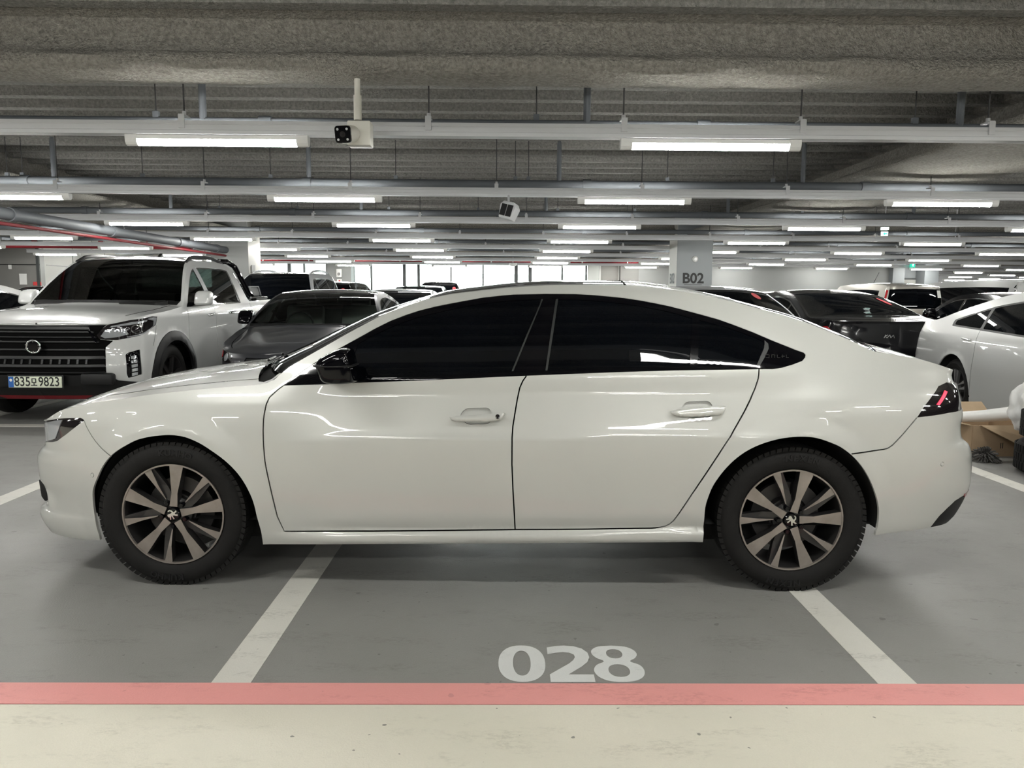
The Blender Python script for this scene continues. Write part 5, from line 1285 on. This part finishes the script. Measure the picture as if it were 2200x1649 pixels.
for (x, z, w, h) in ((0, .032, .044, .008), (0, -.004, .044, .008), (-.018, .014, .008, .042), (.018, .014, .008, .042), (0, -.018, .008, .026), (0, -.032, .062, .008)): add_box(bm, (-.008+x, -.0085, z), (w, .002, h))
bm_obj('plate_syllable', bm, M['ink'], P_)
lathe('band_roundel', [(.001, 0), (.014, 0)], M['paper'], P_, 14).location = (-.232, -.009, .018)
for s_ in (-1, 1):      # raised black scoops in front of the windscreen
    bm = bmesh.new(); q = [(-1.50, .34), (-1.40, .29), (-1.14, .52), (-1.08, .70), (-1.16, .76), (-1.34, .68)]
    lo_ = [bm.verts.new((a_, s_*b_, 1.13)) for a_, b_ in q]; hi_ = [bm.verts.new((a_+(.05 if k_ in (0, 1, 5) else 0), s_*b_, 1.205+.045*((a_+1.5)/.42)**.6 if a_ > -1.49 else 1.200)) for k_, (a_, b_) in enumerate(q)]
    bm.faces.new(lo_[::-1]); bm.faces.new(hi_)
    for k_ in range(6): bm.faces.new((lo_[k_], lo_[(k_+1) % 6], hi_[(k_+1) % 6], hi_[k_]))
    bmesh.ops.recalc_face_normals(bm, faces=bm.faces); bmesh.ops.bevel(bm, geom=list(bm.edges), offset=.008, segments=1, affect='EDGES')
    bm_obj('hood_scoop', bm, M['black'], pk.root)
e_ = empty('grille_emblem', (n_+.005, 0, .80)); e_.parent = pk.root; e_.rotation_euler = (0, 0, -math.pi/2)
bm = bmesh.new(); q = ring_poly(0, 0, .066, .060, 2.2, 32); add_tube(bm, [(x, 0, z) for x, z in q+q[:1]], .010, 8); bm_obj('emblem_ring', bm, M['chrome'], e_, smooth=True)
lathe('emblem_disc', [(.001, -.004), (.055, -.004), (.060, .004)], M['black_gloss'], e_, 24)
for a_ in (20, 160, 200, 340, 90, 270): tube('emblem_wing', [(math.cos(math.radians(a_))*.05, 0, math.sin(math.radians(a_))*.045), (math.cos(math.radians(a_))*.082, 0, math.sin(math.radians(a_))*.05)], .008, M['chrome'], e_, 6)
for s_ in (-1, 1): box('bumper_corner', (n_+.035, s_*.60, .48), (.10, .32, .12), M['black'], pk.root, .03)
pk.place(-4.63, 8.24+1.55, math.pi/2)

# --- charcoal saloon beside the pickup
sp = car_spec(4.70, 1.80, 1.395, 2.80, .85, 'sedan', hood=.70, cowl=.93, belt=(.93, .97), nose_r=1.15, deck=1.05)
n_, t_ = sp['n'], sp['t']
def dk_extra(S):
    F = lambda b, z: (float(S.u_front(b)), z); A = lambda a, z: (float(S.u_of_a(a)), z)
    return [dict(n='headlight', p=[F(.52, .60), F(.62, .70), A(n_+.30, .735), A(n_+.52, .77), A(n_+.55, .74), A(n_+.40, .66), A(n_+.22, .60)], m='lens_dark', d=.001),
            dict(n='indicator', p=ell(A(n_+.34, .685), .050, .042), m='red_lens', d=-.003, par='headlight', lab='reddish round lamp in the headlight'),
            dict(n='projector_lens', p=ell(F(.66, .655), .042, .042), m='lens', d=-.003, par='headlight'),
            dict(n='grille', p=[(S.u0-.1, .45), (S.u0-.1, .66), F(.40, .66), F(.45, .50)], m='black', d=.02), dict(n='lower_intake', p=[(S.u0-.1, .24), (S.u0-.1, .38), F(.60, .38), F(.60, .25)], m='black', d=.02)]
dk, _ = simple_car(sp, 'dark charcoal sedan seen head-on between the pickup and the white fastback', 'grey_paint', 'car', None, 'clear', (.10,), (sp['a_cowl']+.12, sp['a_deck']-.25, .075), .32, 'five', None, (.07, .04), dk_extra, 'black_gloss', mirrors='black_gloss', seats='seat_tan', face='silver_alloy', handles='chrome')
dk.place(-2.33, 7.75-n_, math.pi/2)

# --- row of cars behind them
sp = car_spec(4.72, 1.90, 1.80, 2.80, .88, 'suv', hood=.95, cowl=1.10, belt=(1.08, 1.16), tumble=.38)
suv, _ = simple_car(sp, 'silver grey SUV with roof rails parked behind the white pickup', 'silver', 'car', None, 'privacy', (-.05, .95), (sp['a_cowl']+.12, sp['t']-.25, .10), .36, 'five', (sp['a_roof']+.1, sp['t']-.6, .06), (.10, .06), None, 'chrome')
suv.place(-4.56, 13.1-sp['n'], math.pi/2)
sp = car_spec(4.75, 1.84, 1.455, 2.80, .88, 'sedan', belt=(.93, .98))
c_, _ = simple_car(sp, 'silver sedan parked directly behind the charcoal sedan', 'silver', 'car', None, 'privacy', (.08,), (sp['a_cowl']+.12, sp['a_deck']-.25, .08), .33, 'ten', None, (.12, .07), None, 'chrome'); c_.place(-2.12, 13.1-sp['n'], math.pi/2)
sp = car_spec(4.50, 1.86, 1.67, 2.70, .86, 'suv', hood=.88, cowl=1.05, belt=(1.02, 1.09))
def back_sticker(bx, z, w=.14, h=.055):
    return lambda S: [dict(n='rear_window', p=[(float(S.u_rear(.68)), sp['belt'][1]+.03), (float(S.u_rear(.62)), sp['H']-.17), (S.u1+.1, sp['H']-.15), (S.u1+.1, sp['belt'][1]+.0)], m='privacy', d=.003),
                      dict(n='tail_lamp', p=[(float(S.u_rear(.80)), .82), (float(S.u_rear(.80)), 1.02), (float(S.u_rear(.52)), 1.0), (float(S.u_rear(.52)), .84)], m='red_lens', d=-.004),
                      dict(n='window_sticker', p=ell((float(S.u_rear(bx)), z), w*.5, h), m='sticker', d=.001, par='rear_window', both='far')]
c_, _ = simple_car(sp, 'black SUV facing the far windows with red sticker on its rear glass', 'black_paint', 'car', None, 'privacy', (-.05, .9), (sp['a_cowl']+.12, sp['t']-.3, .09), .35, 'five', None, (.12, .07), back_sticker(.42, 1.43)); c_.place(-4.40, 20.6, -math.pi/2)
sp = car_spec(4.40, 1.86, 1.78, 2.65, .84, 'suv', hood=.92, cowl=1.12, belt=(1.08, 1.15))
c_, _ = simple_car(sp, 'dark SUV farther back showing red sticker, just left of the fastback roof', 'black_paint', 'car', None, 'privacy', (-.05, .9), (sp['a_cowl']+.12, sp['t']-.3, .09), .35, 'five', None, (.12, .07), back_sticker(.50, 1.54)); c_.place(-2.05, 25.35, -math.pi/2)
sp = car_spec(4.5, 1.84, 1.60, 2.65, .86, 'suv', hood=.90, cowl=1.05, belt=(1.02, 1.08))
c_, _ = simple_car(sp, 'black hatchback with bright window line in front of the dark SUV', 'black_paint', 'car', None, 'privacy', (-.05, .9), (sp['a_cowl']+.12, sp['t']-.3, .08), .33, 'five', None, (.12, .07), None, 'chrome'); c_.place(-2.32, 18.05-sp['n'], math.pi/2)
# --- far left
sp = car_spec(4.65, 1.86, 1.50, 2.75, .88, 'sedan', hood=.80, cowl=1.0, belt=(.98, 1.04), deck=1.12, a_deck=2.05)
c_, _ = simple_car(sp, 'white car with black window at the left edge beyond the pickup hood', 'white2', 'car', None, 'privacy', (.08,), (sp['a_cowl']+.12, sp['a_deck']-.2, .08), .33, 'five', None, (.10, .06), None, 'chrome'); c_.place(-6.98, 8.55, math.pi/2)
sp = car_spec(4.3, 1.80, 1.50, 2.60, .84, 'suv', hood=.85, cowl=1.0, belt=(.98, 1.05))
c_, _ = simple_car(sp, 'white compact car with dark roof glimpsed left of the pickup windscreen', 'white2', 'car', None, 'privacy', (0., .85), (sp['a_cowl']+.12, sp['t']-.3, .05), .32, 'five', None, (.12, .07), None, 'black_gloss', roof_m='black_paint'); c_.place(-9.45, 15.6-sp['n']-2, math.pi/2)

# --- right side: tails towards the camera
sp = car_spec(4.55, 1.80, 1.47, 2.70, .86, 'sedan', belt=(.94, 1.0), deck=1.06, a_back=1.0, a_deck=1.78)
def stick_top(bx, y0, w=.10, h=.06):
    return lambda S: [dict(n='window_sticker', p=ell((float(S.u_of_a(bx)), y0), w, h), m='sticker', d=-.002)]
c_, _ = simple_car(sp, 'silver sedan with red sticker on its rear glass behind the fastback tail', 'silver', 'car', None, 'privacy', (.05,), (sp['a_cowl']+.12, sp['a_deck']-.25, .08), .32, 'five', None, (.08, .05), None, 'chrome', top_extra=stick_top(1.20, -.66)); c_.place(2.62, 8.0+sp['t'], -math.pi/2)
sp = car_spec(5.0, 1.875, 1.455, 2.90, .95, 'sedan', belt=(.94, 1.0), deck=1.05, tail_r=.7, tumble=.56, a_back=.85, a_deck=1.90)
n_, t_ = sp['n'], sp['t']
def k8_extra(S):
    Rr = lambda b, z: (float(S.u_rear(b)), z); A = lambda a, z: (float(S.u_of_a(a)), z)
    return [dict(n='tail_lamp', p=[A(t_-.30, .90), A(t_-.26, .955), Rr(.80, .96), Rr(.74, .90), Rr(.80, .82), A(t_-.2, .82)], m='red_lens', d=-.002)]
k8, KS = simple_car(sp, 'black sedan seen from behind with red sticker and maker lettering', 'black_paint', 'car', None, 'privacy', (.10, 1.05), (sp['a_cowl']+.12, sp['a_deck']-.2, .08), .34, 'ten', None, (.07, .045), k8_extra, 'chrome', top_extra=stick_top(1.28, -.74, .17, .055))
# maker lettering on the boot: slanted open letters K, I (slash), A without crossbar
yb = -.02
def stroke(p, q, w=.011):
    d = Vector((0, q[0]-p[0], q[1]-p[1])); n = Vector((0, -d.z, d.y)).normalized()*w/2
    return [Vector((0, *p))+n, Vector((0, *q))+n, Vector((0, *q))-n, Vector((0, *p))-n]
bm = bmesh.new()
for p, q in (((-.10, -.03), (-.075, .03)), ((-.086, 0), (-.035, .03)), ((-.086, 0), (-.045, -.03)), ((-.045, -.03), (.0, .03)), ((.0, .03), (.02, -.03)), ((.02, -.03), (.065, .03)), ((.065, .03), (.085, -.03))):
    vs = stroke(p, q); f = [bm.verts.new((0, v.y, v.z)) for v in vs]; g = [bm.verts.new((.006, v.y, v.z)) for v in vs]
    bm.faces.new(g); bm.faces.new(f[::-1])
    for i in range(4): bm.faces.new((f[i], f[(i+1) % 4], g[(i+1) % 4], g[i]))
bmesh.ops.recalc_face_normals(bm, faces=bm.faces)
lo = bm_obj('maker_lettering', bm, M['chrome'], k8.root); lo['label'] = 'small chrome maker lettering on the boot lid'
zq = .84; lx = float(KS.side(np.array([KS.u1-.02]), np.array([zq]))[0][0]); lo.location = (lx+.004, 0, zq); lo.scale = (1, .72, .66)
k8.place(4.92, 9.42+t_, -math.pi/2)
sp = car_spec(4.40, 1.80, 1.50, 2.65, .86, 'suv', hood=.85, cowl=1.0, belt=(1.0, 1.06))
c_, _ = simple_car(sp, 'champagne beige car whose roof shows beyond the black sedan', 'beige_paint', 'car', None, 'privacy', (-.05, .85), (sp['a_cowl']+.12, sp['t']-.3, .08), .32, 'five', None, (.12, .07), None, 'chrome'); c_.place(7.05, 20.6, -math.pi/2)
sp = car_spec(4.60, 1.84, 1.43, 2.75, .88, 'sedan', belt=(.94, .99))
c_, _ = simple_car(sp, 'dark sedan between the black sedan and the beige box van', 'black_paint', 'car', None, 'privacy', (.08,), (sp['a_cowl']+.12, sp['a_deck']-.25, .08), .33, 'five', None, (.12, .07), None, 'black_gloss'); c_.place(6.95, 16.05, -math.pi/2)
sp = car_spec(3.60, 1.54, 1.68, 2.52, .50, 'van', hood=.95, cowl=1.08, belt=(1.06, 1.08), a_cowl=-1.3, a_roof=-.75, tumble=.22, tail_r=.45, flat=0.)
sp['rear_in'] = [(.1, .3), (.22, .06), (.45, 0), (1.05, .02), (1.3, .05), (1.72, .14), (1.95, .2)]
def ray_extra(S):
    Rr = lambda b, z: (float(S.u_rear(b)), z)
    return [dict(n='rear_window', p=fillet([Rr(.66, 1.10), Rr(.62, 1.52), (S.u1+.1, 1.54), (S.u1+.1, 1.10)], .03), m='privacy', d=.003),
            dict(n='tail_lamp', p=[Rr(.73, 1.12), Rr(.70, 1.50), Rr(.665, 1.50), Rr(.70, 1.12)], m='red_lens', d=-.004),
            dict(n='window_sticker', p=[Rr(.62, 1.34), Rr(.61, 1.50), Rr(.47, 1.50), Rr(.48, 1.34)], m='paper', d=.001, both='far')]
ry, _ = simple_car(sp, 'beige boxy small van seen from behind with tall red tail lamps', 'beige_paint', 'van', None, 'privacy', (-.2, .55), (-1.15, 1.30, .13), .30, 'five', None, (.09, .055), ray_extra, 'black_gloss'); ry.place(8.95, 18.0, -math.pi/2)
tube('aerial', [(-.6, .2, 1.69), (-.35, .2, 1.95)], .006, M['black'], ry.root, 6)
sp = car_spec(4.75, 1.86, 1.445, 2.80, .90, 'sedan', belt=(.95, 1.02), deck=1.08)
c_, _ = simple_car(sp, 'black sedan in profile behind the white sedan at far right', 'black_paint', 'car', None, 'privacy', (.10,), (sp['a_cowl']+.12, sp['a_deck']-.25, .08), .34, 'five', None, (.08, .05), None, 'chrome'); c_.place(8.92, 13.4, -math.pi/2)
sp = car_spec(4.9, 1.90, 1.78, 3.0, .75, 'van', hood=1.0, cowl=1.15, belt=(1.10, 1.12), a_cowl=-1.75, a_roof=-1.0, tumble=.22, tail_r=.45)
c_, _ = simple_car(sp, 'white van with side windows behind the black sedans at far right', 'white2', 'van', None, 'privacy', (-.6, .45, 1.4), (-1.55, 2.15, .15), .34, 'five', None, (.12, .07), None, 'black_gloss'); c_.place(11.8, 18.5, -math.pi/2)
# --- white saloon at right edge, rear wheel and rear door in view
sp = car_spec(5.02, 1.86, 1.445, 2.85, .92, 'sedan', belt=(.93, 1.02), deck=1.06, a_back=.90, a_deck=2.1, tail_r=.45)
k5, _ = simple_car(sp, 'white sedan at the right edge showing its rear wheel and rear door', 'white2', 'car', None, 'privacy', (.02, 1.02), (sp['a_cowl']+.12, sp['a_deck']-.42, .10), .335, 'twin', None, (.06, .04), lambda S: [], 'black', face='silver_alloy')
k5.place(5.715, 6.653, math.radians(84))

# ------------------------------------------------------------------ clutter on the floor at right
cb_ = empty('cardboard_box', (4.24, 6.50, 0), math.radians(2), 'open brown cardboard box on the floor behind the fastback tail', 'box')
w2, d2, h2 = .31, .34, .265
box('front_panel', (0, -d2, h2/2), (2*w2, .008, h2), M['card'], cb_); box('back_panel', (0, d2, h2/2), (2*w2, .008, h2), M['card'], cb_)
box('side_panel', (-w2, 0, h2/2), (.008, 2*d2, h2), M['card'], cb_); box('side_panel', (w2, 0, h2/2), (.008, 2*d2, h2), M['card'], cb_); box('bottom_panel', (0, 0, .006), (2*w2, 2*d2, .008), M['card_in'], cb_)
def flap(poly, m='card_in'):
    bm = bmesh.new(); a = [bm.verts.new(p) for p in poly]; f = bm.faces.new(a)
    r = bmesh.ops.extrude_face_region(bm, geom=[f]); f.normal_update(); n = f.normal*.006
    bmesh.ops.translate(bm, vec=n, verts=[v for v in r['geom'] if isinstance(v, bmesh.types.BMVert)]); bmesh.ops.recalc_face_normals(bm, faces=bm.faces)
    bm_obj('flap', bm, M[m], cb_)
flap([(-w2, -d2+.02, h2), (-w2, d2, h2), (-w2-.16, d2, h2+.03), (-w2-.16, -d2+.05, h2+.03)]); flap([(-w2, d2, h2), (w2, d2, h2), (w2, d2+.12, h2+.09), (-w2, d2+.12, h2+.09)])
flap([(-w2+.06, -d2-.006, h2), (w2, -d2-.006, h2), (w2-.02, -d2-.17, h2-.14), (w2-.20, -d2-.17, h2-.20)])
text('box_mark', 'II', .07, M['ink'], cb_, Matrix.Translation((-.05, -d2-.006, .09)) @ TF)
t = empty('foam_roll', (4.24, 6.40, 0), 0, 'white plastic roll lying across the open cardboard box', 'roll')
bm = bmesh.new(); add_tube(bm, [(-.28, .06, .285), (-.05, .03, .30), (.20, 0, .33)], [.045, .052, .062], 14); bm_obj('roll', bm, M['plastic_white'], t, smooth='auto')
bm = bmesh.new(); bmesh.ops.create_icosphere(bm, subdivisions=4, radius=.14)
for v in bm.verts:
    d = v.co.normalized(); k = 1+.28*lump(d*1.0, 2.6)+.10*lump(d, 7.)
    v.co = Vector((d.x*.13*k, d.y*.12*k, d.z*.20*k))
fw = bm_obj('plastic_bag', bm, M['film'], None, smooth=True, loc=(4.23, 5.75, .36)); fw.location = (4.30, 6.02, .43); tag(fw, 'crumpled translucent plastic film leaning on the stacked tyres', 'plastic film')
def spare(z, dx, label):
    t = empty('tyre', (4.27+dx, 5.50, z), 0, label, 'tyre', 'spare tyres stacked at the right edge')
    R0, h = .335, .245
    prof = [(.205, .02), (.225, .0), (.275, -.004), (.315, .012), (.330, .035), (R0, .07), (R0, h-.07), (.330, h-.035), (.315, h-.012), (.275, h+.0), (.225, h), (.205, h-.02), (.200, h/2), (.205, .02)]
    lathe('tyre_body', prof, M['rubber'], t, 56, 'Z')
    bm = bmesh.new()
    for i in range(60):
        a = 2*math.pi*i/60
        for (z0, z1, sh) in ((.03, .085, .0), (.095, .150, .05), (.160, .215, .0)):
            q = [(math.cos(a+sh)*R0, math.sin(a+sh)*R0), (math.cos(a+sh+.075)*R0, math.sin(a+sh+.075)*R0), (math.cos(a+sh+.075)*(R0+.008), math.sin(a+sh+.075)*(R0+.008)), (math.cos(a+sh)*(R0+.008), math.sin(a+sh)*(R0+.008))]
            add_prism(bm, q, z0, z1, 'XY')
    bmesh.ops.recalc_face_normals(bm, faces=bm.faces); bm_obj('tread_block', bm, M['rubber'], t)['kind'] = 'stuff'
spare(.006, 0, 'lower black tyre of the stack at the right edge'); spare(.256, .03, 'upper black tyre of the stack at the right edge')
m_ = empty('mop_head', (3.95, 5.98, 0), 0, 'shaggy grey mop head on the floor against the stacked tyres', 'mop')
bm = bmesh.new()
for i in range(260):
    a = rng.uniform(0, 2*math.pi); el = rng.uniform(.0, 1.5); r0 = .03; L = rng.uniform(.06, .10)
    d = Vector((math.cos(a)*math.cos(el), math.sin(a)*math.cos(el), math.sin(el)))
    p0 = Vector((0, 0, .03))+d*r0; p2 = p0+d*L; p2.z = max(.006, p2.z-.035)
    add_tube(bm, [p0, (p0+p2)/2+Vector((0, 0, .012)), p2], .0045, 4, False)
bm_obj('yarn', bm, M['mop'], m_)['kind'] = 'stuff'
lathe('socket', [(.001, .07), (.03, .068), (.034, .0), (.001, .0)], M['mop'], m_, 12, 'Z')
